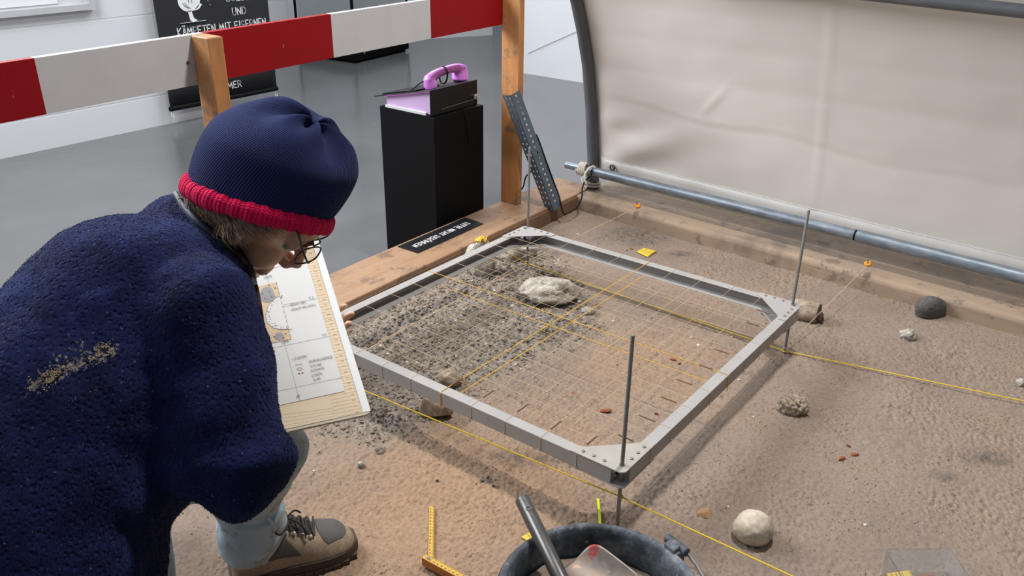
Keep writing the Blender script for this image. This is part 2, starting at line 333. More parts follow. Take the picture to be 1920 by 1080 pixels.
def canvas_pt(u, v):
    s = .028+u*2.75; z = .135+v*1.1
    off = arc(z)-.03
    near = math.exp(-s/.22)
    w = 0; ed_ = smoothstep(.02, .16, s)
    w += .012*near*math.sin(z*34+3*math.sin(s*6))*smoothstep(.75, .2, z)                       # gathers at the hoop
    w += .026*math.exp(-((z-.215-.42*(s-.05))/.062)**2)*math.exp(-((s-.22)/.20)**2)               # billow near the corner
    w -= .010*math.exp(-((z-.345-.1*s)/.04)**2)*math.exp(-((s-.13)/.13)**2); w += .012*math.exp(-((z-.42+.05*s)/.05)**2)*math.exp(-((s-.15)/.12)**2)
    w += .0030*math.exp(-((z-.497-.012*math.sin(s*9)+.035*s)/.009)**2)*smoothstep(2.2, .3, s)            # long crease
    w -= .0035*math.exp(-((z-.487-.012*math.sin(s*9)+.035*s)/.012)**2)*smoothstep(2.2, .3, s)
    w += .006*math.exp(-((z-.52-(s-.55)*1.1)/.012)**2)*math.exp(-((s-.58)/.05)**2)
    w += .006*math.sin(s*2.3+z*1.5)+.009*float(mnoise.noise(V((s*1.6, z*2.2, 1))))+.002*float(mnoise.noise(V((s*7, z*9, 4))))
    w += .003*math.exp(-((s-.99-.03*z)/.008)**2)
    return tent(s, off+w*ed_, z)
b = MB(); b.grid(canvas_pt, NU, NV)
root = empty('tent_wall', tent(1.3, 0, .135), 'cream canvas tent wall hanging behind the pit', 'tent wall')
o = b.build('canvas', MT['canvas'], root, smooth=180); sm = o.modifiers.new('solidify', 'SOLIDIFY'); sm.thickness = .002
MT['clear'] = M('clear_plastic').out((.86, .86, .86), .15, None, Transmission_Weight=.75, IOR=1.3, Alpha=1.0)
# hem flap and stitched edge
MT['hem'] = simple('pale_hem', (.66, .63, .60), .4, .06, 12)
b = MB(); b.grid(lambda u, v: canvas_pt(.004+u*.99, (.118+v*(.098-.018*u)-.135)/1.1)+TN*.0035, 90, 4)
o = b.build('hem_flap', MT['hem'], root, smooth=180); sm = o.modifiers.new('solidify', 'SOLIDIFY'); sm.thickness = .0015
b = MB(); b.tube([canvas_pt(.004+.99*i/119, (.2175-.018*i/119-.135)/1.1)+TN*.0045 for i in range(120)], .0016, 5); b.build('stitched_edge', simple('white_cord', (.75, .73, .7), .6), root)
gp = PL(1149, 314, tent(0, arc(.2)-.010, .1), TN); MT['brass'] = simple('dark_eyelet', (.16, .15, .13), .35, .1, 20, Metallic=.8)
b = MB(); b.tube([gp+TN*.004+TD*(.0115*math.cos(t*PI/12))+V((0, 0, .0115*math.sin(t*PI/12))) for t in range(24)], .0036, 8, closed=True); b.build('eyelet', MT['brass'], root)
# hoop
MT['hoop'] = simple('grey_hoop', lin(96, 98, 103), .5, .12, 14, .1)
pts = spline([tent(0, arc(z)-.022, z) for z in (.068, .12, .2, .32, .443, .54, .626, .70, .76, .82, .885, .95, 1.0, 1.06, 1.12, 1.18, 1.235)], 4)
b = MB(); b.tube(pts, .0275, 16); o = b.build('tent_hoop', MT['hoop'], origin=pts[0]); tag(o, 'bent dark grey tent hoop at the left edge of the canvas', 'tent pole')
pur = MB(); p0 = tent(.75, arc(.985)+.022, .985); p1 = tent(2.75, arc(.985)+.022, .965)
pa = PL(1690, -4, tent(0, arc(.985)+.022, 0), TN); pb = PL(1920, 21, tent(0, arc(.985)+.022, 0), TN); dd = pb-pa
pur.tube([pa-dd*2.2, pb+dd*1.5], .019, 14); o = pur.build('tent_purlin', MT['hoop'], origin=pa); tag(o, 'straight dark tube running along the canvas near its top', 'tent pole')
# galvanised pipe
m = M('galvanised'); g1 = m.noise(40, 4, .7, m.mapped((1, .3, 1))); MT['galv'] = m.out(m.ramp(g1, [(.3, lin(96, 107, 118)), (.55, lin(128, 138, 148)), (.75, lin(154, 162, 169))]), .42, m.bump(g1, .15, .001), Metallic=.4)
pz = .152
q0 = PL(1062, 309, tent(0, .032, 0), TN); q1 = PL(1108, 320, tent(0, .032, 0), TN); q2 = PL(1605, 441, tent(0, .032, 0), TN); q3 = PL(1920, 520, tent(0, .032, 0), TN); qd = (q3-q2).normalized()
root = empty('steel_pipe', q2, 'galvanised steel pipe lashed along the bottom of the canvas', 'pipe')
b = MB(); b.tube([q0, q0.lerp(q1, .5), q1+(q1-q0)*.3], .0155, 14); b.build('thin_end', MT['galv'], root)
b = MB(); b.tube([q1, q2-qd*.004], .0205, 18); b.build('near_length', MT['galv'], root)
b = MB(); b.tube([q2+qd*.004, q3+qd*.6], .023, 18); b.build('far_length', MT['galv'], root)
b = MB(); b.tube([q2-qd*.01, q2+qd*.01], .0195, 14); b.build('joint', MT['black'], root)
# rope lashing
MT['rope'] = simple('cotton_rope', (.60, .56, .50), .9, .1, 300, .4)
pd = (q1-q0).normalized(); px_, py_ = frame_for(pd); hc = tent(0, arc(.17)-.022, 0)
b = MB(); cpt = []
for k in range(0, 74):
    a = k/73*2*PI*4.2; s_ = -.012+.010*(k/73*4.2)
    c = q0.lerp(q1, .62)+pd*s_; r_ = .023+.004*math.sin(k*.7); cpt.append(c+px_*r_*math.cos(a)+py_*r_*math.sin(a))
def around(zc, r, a0, a1, n=22, tilt=0.): return [hc+V((r*math.cos(a0+(a1-a0)*i/n), r*math.sin(a0+(a1-a0)*i/n), zc+tilt*i/n)) for i in range(n+1)]
dep = lambda p: (p-EYE).dot(FW)
tq = dep(q1)
ap = [A(*p) for p in ((1090, 334, tq-.03), (1094, 345, tq-.035), (1098, 352, tq-.04))]
ap2 = [A(*p) for p in ((1097, 344, tq-.045), (1096, 334, tq-.045), (1098, 324, tq-.04), (1106, 315, tq-.032), (1113, 312, tq-.03), (1116, 316, tq-.03))]
b.tube(cpt+spline(ap, 5)[1:]+around(.098, .0335, PI*.9, PI*4.9, 60, -.026)+spline(ap2, 6), .0050, 8)
o = b.build('rope_lashing', MT['rope'], origin=q1); tag(o, 'white rope wound around the pipe end and the tent hoop', 'rope')

# ------------------------------------------------------------------ barrier
YP = 1.44
MT['post'] = wood('orange_timber', lin(172, 112, 62), lin(194, 136, 84), lin(116, 96, 78), 'z', .55)
def post(x0, x1, y0, y1, z1, label, lean=(0, 0)):
    b = MB(); b.hexa([(x0, y0, BT), (x1, y0, BT), (x1, y1, BT), (x0, y1, BT)]+[(x0+lean[0], y0, z1), (x1+lean[0], y0, z1), (x1+lean[0], y1, z1), (x0+lean[0], y1, z1)])
    o = b.build('barrier_post', MT['post'], bevel=.004, origin=((x0+x1)/2, (y0+y1)/2, BT)); return tag(o, label, 'post', 'barrier posts')
post(.050, .097, 1.362, YP-.001, .905, 'squared timber post behind the blue hat, its sawn top just above the barrier')
post(1.405, 1.438, 1.352, YP-.001, 1.25, 'tall squared timber post right of the black pedestal')
def paint(name, c):
    m = M(name); s1 = m.noise(9, 4, .6); s2 = m.noise(38, 3, .6, m.mapped((1, 1, .5))); col = m.ramp(s1, [(.3, tuple(k*.93 for k in c)), (.7, c)])
    return m.out(m.mix(m.ramp(s2, [(.70, (0, 0, 0)), (.74, (.5, .5, .5))]), col, (.38, .33, .27)), .55, Specular_IOR_Level=.25)
PLK = 1; MT['red'] = paint('red_paint', (.29, .002, .007)); MT['white'] = paint('white_paint', (.58, .58, .61))
zt = lambda x: .8985+(x+.365)*.0170; zb = lambda x: .7655+(x+.365)*.0170
root = empty('barrier_plank', (.5, YP, .75), 'long plank painted in red and white bands across both posts', 'barrier')
edges = [-1.275, -.820, -.365, .09, .545, 1.0, 1.475]; nm = ['white', 'red', 'white', 'red', 'white', 'red']
for i in range(6):
    x0, x1 = edges[i], edges[i+1]; b = MB()
    b.hexa([(x0, YP, zb(x0)), (x1, YP, zb(x1)), (x1, YP+.022, zb(x1)), (x0, YP+.022, zb(x0)), (x0, YP, zt(x0)), (x1, YP, zt(x1)), (x1, YP+.022, zt(x1)), (x0, YP+.022, zt(x0))])
    o = b.build('painted_band', MT[nm[i]], root, smooth=None); o['label'] = nm[i]+' painted band'
# nail holes are wear in the paint; the screw by the post is built
b = MB(); b.lathe((.03, YP-.001, .835), [(.005, 0), (.004, .0015), (0, .0018)], 10, (0, -1, 0)); b.build('screw', simple('rusty_screw', (.14, .06, .03), .6), root)

# ------------------------------------------------------------------ perforated angle iron and cable
def perf(b, o, du, dv, nrm, L, W, rows, t=.0025, pitch=.028, r=.0058):
    du, dv, nrm = V(du), V(dv), V(nrm); nc = int(L/pitch); cw = L/nc; rh = W/rows
    for i in range(nc):
        for j in range(rows):
            c = o+du*((i+.5)*cw)+dv*((j+.5)*rh); out = []; inn = []
            for k in range(8):
                a = k*PI/4; cx, cy = math.cos(a), math.sin(a); s = 1/max(abs(cx), abs(cy))
                out.append(c+du*(cx*s*cw/2)+dv*(cy*s*rh/2)); inn.append(c+du*(cx*r)+dv*(cy*r))
            vs = [p+nrm*t for p in out]+[p+nrm*t for p in inn]+out+inn
            fs = []
            for k in range(8):
                l = (k+1) % 8; fs += [(k, l, 8+l, 8+k), (16+l, 16+k, 24+k, 24+l), (8+k, 8+l, 24+l, 24+k)]
            b.add(vs, fs)
f0 = G(1038, 396, .03); f0 = PL(1038, 396, (0, 1.205, 0), (0, 1, 0)); tp = PL(957, 179, (0, 1.335, 0), (0, 1, 0))
dl = (tp-f0); LL = dl.length; dl.normalize(); vw = (EYE-f0).normalized()
sx = dl.cross(vw).normalized()                    # sideways, towards picture right or left
if sx.dot(RT) < 0: sx = -sx
fa = (sx*.80+vw*-.60).normalized(); fa = (fa-dl*fa.dot(dl)).normalized(); fb = (-sx*.55-vw*.83).normalized(); fb = (fb-dl*fb.dot(dl)-fa*fb.dot(fa)).normalized()
if fb.dot(sx) > 0: fb = -fb
MT['slot'] = simple('blue_grey_paint', lin(92, 107, 120), .45, .12, 30, .05, Metallic=.3)
b = MB(); perf(b, f0, dl, fa, fa.cross(dl), LL, .048, 1, pitch=.024); perf(b, f0, dl, fb, fb.cross(dl), LL, .05, 2, pitch=.024, r=.0055)
bm_o = b.build('slotted_angle', MT['slot'], smooth=25, origin=f0); tag(bm_o, 'blue grey perforated steel angle leaning against the tall post', 'steel angle')
MT['cable'] = simple('black_cable', (.006, .006, .007), .6, .1, 30, Specular_IOR_Level=.2)
tA_, tf_ = dep(G(972, 359, BT)), dep(f0); lz = lambda k: tf_+(tq-.03-tf_)*k
cp = [G(941, 369, BT+.006), G(955, 365, BT+.006), G(972, 359, BT+.007), A(981, 350, tA_-.02), A(987, 330, tA_-.03), f0+dl*(LL*.42)-vw*.03+fa*.01, f0+dl*(LL*.58)-vw*.03+fa*.035]
k1 = f0+fa*.052+dl*(LL*.62); k2 = f0+fa*.052+dl*.04
cp += [k1-vw*.006, f0+fa*.052+dl*(LL*.4)+vw*.004, f0+fa*.052+dl*(LL*.2)+vw*.004, k2, A(1056, 399, lz(.05)), A(1066, 399, lz(.15)), A(1082, 388, lz(.35)), A(1091, 370, lz(.55)), A(1092, 352, lz(.75)), A(1098, 338, lz(.93)), A(1108, 329, lz(1)), A(1109, 318, lz(1))]
b = MB(); b.tube(spline(cp, 6), .0034, 8)
for p in (A(972, 354, tA_-.012),): b.obox(p, (.008, 0, 0), (0, .006, 0), (0, 0, .008))
o = b.build('black_cable', MT['cable'], origin=cp[0]); tag(o, 'thin black cable looping from the tall post down the steel angle to the pipe', 'cable')
MT['screwhead'] = simple('bright_screw', (.7, .7, .7), .25, .05, 20, Metallic=.9)

# ------------------------------------------------------------------ pedestal with telephone station
px0, px1, py0, py1, PZ = 1.04, 1.335, 1.475, 1.765, .488
b = MB(); b.box((px0, py0, FZ), (px1, py1, PZ))
root = empty('pedestal', ((px0+px1)/2, (py0+py1)/2, FZ), 'tall matt black box pedestal under the pink telephone', 'pedestal')
b.build('cabinet', MT['black'], root, bevel=.002)
b = MB(); b.box((px0-.001, py0+.02, PZ), (px1-.02, py1, PZ+.004)); b.build('top_sheet', MT['black'], root, bevel=.001)
b = MB(); cpt = [V((px0+.17, py0-.003, PZ-.0)), V((px0+.19, py0-.006, PZ-.06)), V((px0+.2, py0-.003, PZ-.13)), V((px0+.2, py0+.002, PZ-.15))]; b.tube(spline(cpt, 6), .0018, 6); b.build('lead', MT['cable'], root)
b = MB(); b.tube([V((1.235+.035*math.cos(t*PI/16), py0-.001, .03+.035*math.sin(t*PI/16))) for t in range(32)], .003, 6, closed=True); b.build('cable_gland', MT['black'], root)
z0 = PZ+.004; sy0, sy1 = py0+.015, py1-.03; sx0, sx1 = px0+.0, px1-.02
root = empty('audio_station', ((sx0+sx1)/2, (sy0+sy1)/2, z0), 'folded black metal listening station with an inner face tinted as if lit pink', 'audio station')
zl = lambda y: z0+.098-(y-sy0)/(sy1-sy0)*.050          # lid slopes down towards the back
t = .004
b = MB()
b.hexa([(sx0, sy0, z0), (sx1, sy0, z0), (sx1, sy0+t, z0), (sx0, sy0+t, z0), (sx0, sy0, zl(sy0)), (sx1, sy0, zl(sy0)), (sx1, sy0+t, zl(sy0)), (sx0, sy0+t, zl(sy0))])
b.hexa([(sx0, sy0, zl(sy0)-t), (sx1, sy0, zl(sy0)-t), (sx1, sy1+.06, zl(sy1+.06)-t), (sx0, sy1+.06, zl(sy1+.06)-t), (sx0, sy0, zl(sy0)), (sx1, sy0, zl(sy0)), (sx1, sy1+.06, zl(sy1+.06)), (sx0, sy1+.06, zl(sy1+.06))])
MT['station'] = simple('black_sheet_metal', (.006, .006, .007), .4, .1, 20, Specular_IOR_Level=.25)
b.build('folded_shell', MT['station'], root, bevel=.002)
MT['pink_in'] = simple('pink_lit_panel', (.52, .36, .58), .35, .05, 20)  # white panel, the pink light reflected onto it put into its colour
MT['pinkhot'] = simple('pink_panel', (.62, .16, .60), .4, .05, 20)
b = MB(); b.prism([(sx0+.012, sy0+t, z0+.004), (sx0+.012, sy1, z0+.004), (sx0+.012, sy1, zl(sy1)-t), (sx0+.012, sy0+t, zl(sy0)-t)], (.006, 0, 0)); b.build('side_panel', MT['pink_in'], root, smooth=None)
b = MB(); b.box((sx0+.002, sy0+.03, z0), (sx0+.012, sy1, z0+.010)); b.build('white_strip', MT['white'], root, smooth=None)
b = MB(); b.prism([(sx0+.001, sy0+t, zl(sy0)-t-.002), (sx1, sy0+t, zl(sy0)-t-.002), (sx1, sy1, zl(sy1)-t-.002), (sx0+.001, sy1, zl(sy1)-t-.002)], (0, 0, .0018)); b.build('pink_bounce_sheet', MT['pinkhot'], root, smooth=None)  # pink underside added to bounce pink onto the side panel
b = MB(); b.lathe((sx1-.016, sy0-.001, z0+.034), [(.011, 0), (.011, .006), (.006, .008), (.006, .014), (0, .015)], 14, (0, -1, 0)); b.bar((sx1-.018, sy0-.014, z0+.034), (sx1+.004, sy0-.016, z0+.026), .006, .004); b.build('lock', MT['screwhead'], root)
b = MB(); b.bar((sx0+.06, sy0-.001, z0+.018), (sx1-.02, sy0-.001, z0+.024), .0015, .001, (0, 1, 0)); b.build('seam', MT['steel'], root, smooth=None)
b = MB(); b.prism([(sx0+.02, sy0+.09, zl(sy0+.09)+.0005), (sx0+.15, sy0+.09, zl(sy0+.09)+.0005), (sx0+.15, sy1+.03, zl(sy1+.03)+.0005), (sx0+.02, sy1+.03, zl(sy1+.03)+.0005)], (0, 0, .005)); b.build('cradle_plate', MT['station'], root, smooth=None)
# handset
hy = sy0+.085; hz = zl(hy)
MT['pink'] = simple('pink_bakelite', (.72, .24, .78), .22, .04, 10, Coat_Weight=.3)
root = empty('telephone_handset', (sx0+.15, hy, hz), 'glossy pink telephone handset lying on the black listening station', 'telephone handset')
b = MB(); hx0, hx1 = sx0+.085, sx0+.282
pts = []; rr = []
for i in range(25):
    u = i/24; x = hx0+(hx1-hx0)*u; e = abs(2*u-1); pts.append((x, hy, hz+.050+.012*u-.018*e**3)); rr.append(.0165+.006*e**2)
b.tube(pts, rr, 16)
b.lathe((hx0+.012, hy, hz-.000), [(0, .0), (.024, .0), (.0275, .006), (.027, .018), (.025, .030), (.022, .043), (.013, .052), (0, .054)], 24, (-.25, 0, 1))
b.lathe((hx1-.016, hy, hz+.004), [(0, .0), (.028, .0), (.033, .006), (.0325, .022), (.030, .040), (.025, .055), (.015, .064), (0, .066)], 24, (.12, 0, 1))
o = b.build('handset_shell', MT['pink'], root, smooth=60)
rm = o.modifiers.new('remesh', 'REMESH'); rm.mode = 'VOXEL'; rm.voxel_size = .002; rm.use_smooth_shade = True; sm = o.modifiers.new('smooth', 'SMOOTH'); sm.iterations = 5
b = MB(); b.lathe((hx0+.016, hy, hz-.001), [(0, 0), (.0205, 0), (.0205, .004), (0, .004)], 20); b.build('mouth_cap', MT['station'], root); b = MB(); b.lathe((hx1-.018, hy, hz+.001), [(0, 0), (.024, 0), (.024, .005), (0, .005)], 20); b.build('ear_cap', MT['station'], root)
xc = sx0+.165
b = MB(); b.tube([V((xc+.004*math.sin(t*PI/14), hy-.004+.021*math.cos(t*PI/14), hz+.040+.032*math.sin(t*PI/14))) for t in range(28)], .0033, 8, closed=True); b.build('tether_ring', MT['cable'], root)
b = MB(); b.tube(spline([V((hx0-.008, hy, hz+.032)), V((hx0-.022, hy+.02, hz+.024)), V((hx0-.038, hy+.05, hz-.002)), V((hx0-.05, hy+.07, zl(hy+.07)+.002)), V((hx0-.06, hy+.12, zl(hy+.12)+.002))], 6), .0024, 8); b.build('handset_cord', MT['cable'], root)
# ------------------------------------------------------------------ lettering drawn stroke by stroke
def arcp(cx, cy, rx, ry, a0, a1, n=7): return [(cx+rx*math.cos(math.radians(a0+(a1-a0)*i/n)), cy+ry*math.sin(math.radians(a0+(a1-a0)*i/n))) for i in range(n+1)]
GL = {
 'A': [[(0, 0), (.32, 1), (.62, 0)], [(.12, .36), (.52, .36)]], 'B': [[(0, 0), (0, 1)]+arcp(.2, .77, .26, .23, 90, -90)+[(0, .54)], [(0, .54)]+arcp(.26, .27, .34, .27, 90, -90)+[(0, 0)]],
 'C': [arcp(.34, .5, .34, .5, 50, 310, 10)], 'D': [[(0, 0), (0, 1)]+arcp(.12, .5, .48, .5, 90, -90, 9)+[(0, 0)]], 'E': [[(.52, 1), (0, 1), (0, 0), (.54, 0)], [(0, .52), (.42, .52)]],
 'F': [[(.54, 1), (0, 1), (0, 0)], [(0, .52), (.42, .52)]], 'G': [arcp(.34, .5, .34, .5, 55, 330, 10)+[(.64, .42), (.4, .42)]], 'H': [[(0, 0), (0, 1)], [(.56, 0), (.56, 1)], [(0, .5), (.56, .5)]],
 'I': [[(.1, 0), (.1, 1)]], 'K': [[(0, 0), (0, 1)], [(.54, 1), (0, .42), (.58, 0)]], 'L': [[(0, 1), (0, 0), (.5, 0)]], 'M': [[(0, 0), (.08, 1), (.38, .3), (.68, 1), (.76, 0)]],
 'N': [[(0, 0), (0, 1), (.56, 0), (.56, 1)]], 'O': [arcp(.34, .5, .34, .5, 90, 450, 14)], 'P': [[(0, 0), (0, 1)]+arcp(.26, .74, .28, .26, 90, -90)+[(0, .48)]],
 'R': [[(0, 0), (0, 1)]+arcp(.26, .74, .28, .26, 90, -90)+[(0, .48)], [(.18, .48), (.58, 0)]], 'S': [arcp(.3, .75, .28, .25, 40, 250, 7)+arcp(.3, .25, .3, .25, 70, -150, 7)],
 'T': [[(0, 1), (.6, 1)], [(.3, 1), (.3, 0)]], 'U': [[(0, 1), (0, .3)]+arcp(.28, .3, .28, .3, 180, 360, 7)+[(.56, 1)]], 'V': [[(0, 1), (.3, 0), (.6, 1)]], 'Z': [[(0, 1), (.56, 1), (0, 0), (.56, 0)]],
 ':': [[(.1, .25), (.1, .32)], [(.1, .72), (.1, .8)]], '0': [arcp(.3, .5, .28, .5, 90, 450, 12)], '1': [[(.05, .8), (.25, 1), (.25, 0)]], '5': [[(.5, 1), (.08, 1), (.05, .55)]+arcp(.26, .3, .28, .3, 100, -140, 7)],
 '4': [[(.42, 0), (.42, 1), (0, .3), (.58, .3)]], '2': [arcp(.28, .72, .26, .28, 160, -30, 6)+[(0, 0), (.56, 0)]], '3': [arcp(.26, .76, .26, .24, 140, -80, 6)+arcp(.26, .26, .3, .26, 80, -140, 6)]}
WID = {'I': .2, 'M': .78, ':': .2, '1': .35}
def strokes(b, polys, o, ux, uy, nz, w, t):
    for pl in polys:
        P = [o+ux*x+uy*y for x, y in pl]
        for p, q in zip(P, P[1:]):
            d = q-p
            if d.length < 1e-7: continue
            dn = d.normalized(); s = nz.cross(dn).normalized(); b.obox((p+q)/2+nz*t/2, d/2+dn*w*.4, s*w/2, nz*t/2)
def write(b, text, o, ux, uy, h, w=None, wf=1.0, gap=.22, t=.0006, jit=.03):
    nz = ux.cross(uy).normalized(); w = w or h*.13; x = 0
    for ch in text:
        if ch == ' ': x += .55; continue
        base = {'Ü': 'U', 'Ä': 'A', 'Ö': 'O'}.get(ch, ch); j = random.uniform(-jit, jit); sc = 1+random.uniform(-jit, jit)
        pl = [[((x+px)*wf*h, (py*sc+j)*h) for px, py in p] for p in GL[base]]
        strokes(b, pl, o, ux, uy, nz, w, t)
        if base != ch: strokes(b, [[((x+dx)*wf*h, 1.16*h), ((x+dx)*wf*h, 1.26*h)] for dx in (.16, .42)], o, ux, uy, nz, w, t)
        x += WID.get(base, .58)+gap
    return x*wf*h
def textlen(text, gap=.22): return sum(.55 if c == ' ' else WID.get({'Ü': 'U', 'Ä': 'A'}.get(c, c), .58)+gap for c in text)-gap

# ------------------------------------------------------------------ banner on the wall
BY = 4.60; pb_ = lambda x, y, yy=BY: PL(x, y, (0, yy, 0), (0, 1, 0))
bl, brt, tl, trt = pb_(320, 213), pb_(522, 166), pb_(288, 0), pb_(498, 0)
bx0, bx1 = (bl.x+tl.x)/2, (brt.x+trt.x)/2; bz0 = (bl.z+brt.z)/2; bz1 = bz0+1.5
root = empty('wall_banner', ((bx0+bx1)/2, BY, bz0), 'black hanging banner with white hand lettering behind the barrier', 'banner')
b = MB(); b.grid(lambda u, v: V((bx0+(bx1-bx0)*u, BY+.0008*math.sin(u*5), bz0+.03+(bz1-bz0-.03)*v)), 20, 12); o = b.build('cloth', simple('black_fabric', (.012, .012, .014), .75, .1, 60), root, smooth=180)
s_ = o.modifiers.new('solidify', 'SOLIDIFY'); s_.thickness = .004; s_.offset = 0
b = MB(); b.tube([(bx0-.005, BY, bz0+.016), (bx1+.005, BY, bz0+.016)], .016, 14); b.build('bottom_rail', MT['black'], root)
for x in (bx0+.01, bx1-.01):
    b = MB(); b.tube(spline([V((x, BY, bz0+.004)), V((x-.008, BY, bz0-.03)), V((x+.006, BY, bz0-.045)), V((x+.008, BY, bz0-.02))], 4), .003, 6); b.build('cord_end', MT['chalk'], root)
ux, uz = V((1, 0, 0)), V((0, 0, 1)); LY = BY-.0038
def bline(text, pl_, pr_, h, name='lettering'):
    a, c = pb_(*pl_, LY), pb_(*pr_, LY); wf = (c.x-a.x)/(textlen(text)*h); zz = (a.z+c.z)/2
    b = MB(); write(b, text, V((a.x, LY, zz)), ux, uz, h, h*.13, wf); o = b.build(name, MT['chalk'], root, smooth=None); o['label'] = 'white hand lettering'
hh = (pb_(337, 55, LY)-pb_(337, 71, LY)).length
bline('SUEBEN', (425, 6), (478, -6), hh*.95); bline('UND', (437, 30), (461, 24), hh*.85); bline('KÄMPFTEN MIT EISERNEN', (335, 72), (498, 44), hh*.92); bline('MER', (428, 168), (453, 161), hh*.8)
# rounded drawing with a leg and a ground line
def bp(x, y): return pb_(x, y, LY)
b = MB(); ee = [bp(354+21*math.cos(t*PI/14), 0+22*math.sin(t*PI/14)) for t in range(28)]; b.prism(ee, (0, .0006, 0)); b.prism([bp(352, 20), bp(359, 20), bp(364, 34), bp(371, 38), bp(362, 41), bp(357, 38)], (0, .0006, 0)); b.prism([bp(368, 14), bp(374, 6), bp(379, 8), bp(373, 17), bp(364, 20)], (0, .0006, 0))
b.bar(bp(338, 44), bp(386, 38), .0006, .012, (0, 1, 0)); b.bar(bp(388, -1), bp(390, 2), .0006, .012, (0, 1, 0)); b.bar(bp(393, 8), bp(394, 10), .0006, .012, (0, 1, 0)); o = b.build('drawing', MT['chalk'], root, smooth=None); o['label'] = 'white line drawing of a rounded shape on one leg'
b = MB()
for x in (342, 346): b.tube([bp(x, 6)+V((0, -.0004, 0)), bp(x+5, 12)+V((0, -.0004, 0)), bp(x+12, 16)+V((0, -.0004, 0))], .0018, 6)
for x in (352, 358): b.tube([bp(x, -6)+V((0, -.0004, 0)), bp(x+2, 6)+V((0, -.0004, 0))], .0016, 6)
b.build('drawing_line', MT['black'], root)

# ------------------------------------------------------------------ framed panel, top left
FY = 4.62; pf = lambda x, y: PL(x, y, (0, FY, 0), (0, 1, 0))
fr, fl = pf(180, 16), pf(0, 36); fz = (fr.z+fl.z)/2; fx1 = fr.x; fx0 = fx1-1.1
root = empty('picture_frame', ((fx0+fx1)/2, 4.655, fz), 'pale grey framed panel hung on the white wall, only its lower edge in view', 'picture frame')
MT['fgrey'] = simple('grey_frame', (.50, .50, .52), .45, .05, 20)
for (a_, c_) in (((fx0, fz), (fx1, fz+.035)), ((fx1-.035, fz+.0352), (fx1, fz+.7648)), ((fx0, fz+.0352), (fx0+.035, fz+.7648)), ((fx0, fz+.765), (fx1, fz+.8))):
    b = MB(); b.box((a_[0], FY, a_[1]), (c_[0], 4.659, c_[1])); b.build('frame_rail', MT['fgrey'], root, smooth=None)
b = MB(); b.box((fx0+.035, FY+.028, fz+.035), (fx1-.035, 4.657, fz+.765)); b.build('mount', simple('pale_mount', (.62, .62, .65), .7, .03, 8), root, smooth=None)
b = MB(); b.box((fx0+.1, FY+.022, fz+.05), (fx1-.21, FY+.028, fz+.7)); b.build('printed_sheet', simple('white_paper', (.82, .82, .84), .7, .03, 8), root, smooth=None)
b = MB()
for i in range(6): b.bar((fx0+.16, FY+.0215, fz+.115+i*.022), (fx0+.5+.05*math.sin(i*3), FY+.0215, fz+.115+i*.022), .001, .006, (0, 1, 0))
b.build('text_line', simple('grey_print', (.2, .2, .22), .8), root, smooth=None)

# ------------------------------------------------------------------ display case
c0 = G(667, 120, FZ); cR = G(767, 96, FZ); cL = G(560, 104, FZ); cB = cR+cL-c0; Z = V((0, 0, 1))
root = empty('display_case', (c0+cB)/2, 'low black display case with thin black uprights by the far wall', 'display case')
ctr = (c0+cB)/2; ins = [ctr+(p-ctr)*.93 for p in (c0, cR, cB, cL)]; ou = [c0, cR, cB, cL]
b = MB(); b.prism(ins, Z*.025); b.build('plinth', MT['black'], root, smooth=None)
b = MB(); b.prism([p+Z*.025 for p in ou], Z*.10); b.build('base', MT['black'], root, bevel=.003)
b = MB(); b.lathe(c0.lerp(cR, .16)+Z*.085, [(.012, 0), (.012, .006), (0, .007)], 12, (c0-cL)); b.build('lock', MT['steel'], root)
for p in ou:
    q = ctr+(p-ctr)*.985; b = MB(); b.bar(q+Z*.125, q+Z*1.5, .018, .018, (1, 0, 0)); b.build('upright', MT['black'], root, smooth=None)
m = M('case_glass'); tr = m.n('ShaderNodeBsdfTransparent'); gl = m.n('ShaderNodeBsdfGlossy'); gl.inputs['Roughness'].default_value = .03; fz_ = m.n('ShaderNodeValue'); fz_.outputs[0].default_value = .05; mx = m.n('ShaderNodeMixShader'); tr.inputs['Color'].default_value = (.94, .95, .95, 1)
m.l(fz_.outputs[0], mx.inputs[0]); m.l(tr.outputs[0], mx.inputs[1]); m.l(gl.outputs[0], mx.inputs[2]); m.l(mx.outputs[0], m.nt.nodes['Material Output'].inputs['Surface']); MT['glass'] = m.m
for i in range(4):
    p, q = [ctr+(x-ctr)*.975 for x in (ou[i], ou[(i+1) % 4])]; b = MB(); b.bar(p.lerp(q, .03)+Z*.8, p.lerp(q, .97)+Z*.8, .004, 1.33); b.build('glass_pane', MT['glass'], root, smooth=None)

# ------------------------------------------------------------------ sign on the timber
s = [G(*p, BT+.001) for p in ((746, 463), (783, 475), (906, 420), (872, 409))]
root = empty('warning_sign', (s[0]+s[2])/2, 'black strip sign with white lettering lying on the pale timber rim', 'sign')
b = MB(); b.prism(s, (0, 0, .003)); b.build('plate', simple('sign_black', (.010, .010, .012), .35, .1, 40), root, smooth=None)
ue = (s[0]-s[3]); Ls = ue.length; ue.normalize(); uv = V((0, 0, 1)).cross(ue).normalized(); ws = abs((s[1]-s[0]).dot(uv)); txt = 'BITTE NICHT BERÜHREN'; h = ws*.25
ctr_ = (s[0]+s[2])/2; st = ctr_-ue*(Ls*.40)-uv*h*.5; st.z = BT+.004
b = MB(); write(b, txt, st, ue, uv, h, h*.115, Ls*.80/(textlen(txt)*h)); o = b.build('lettering', MT['chalk'], root, smooth=None); o['label'] = 'white hand lettering'

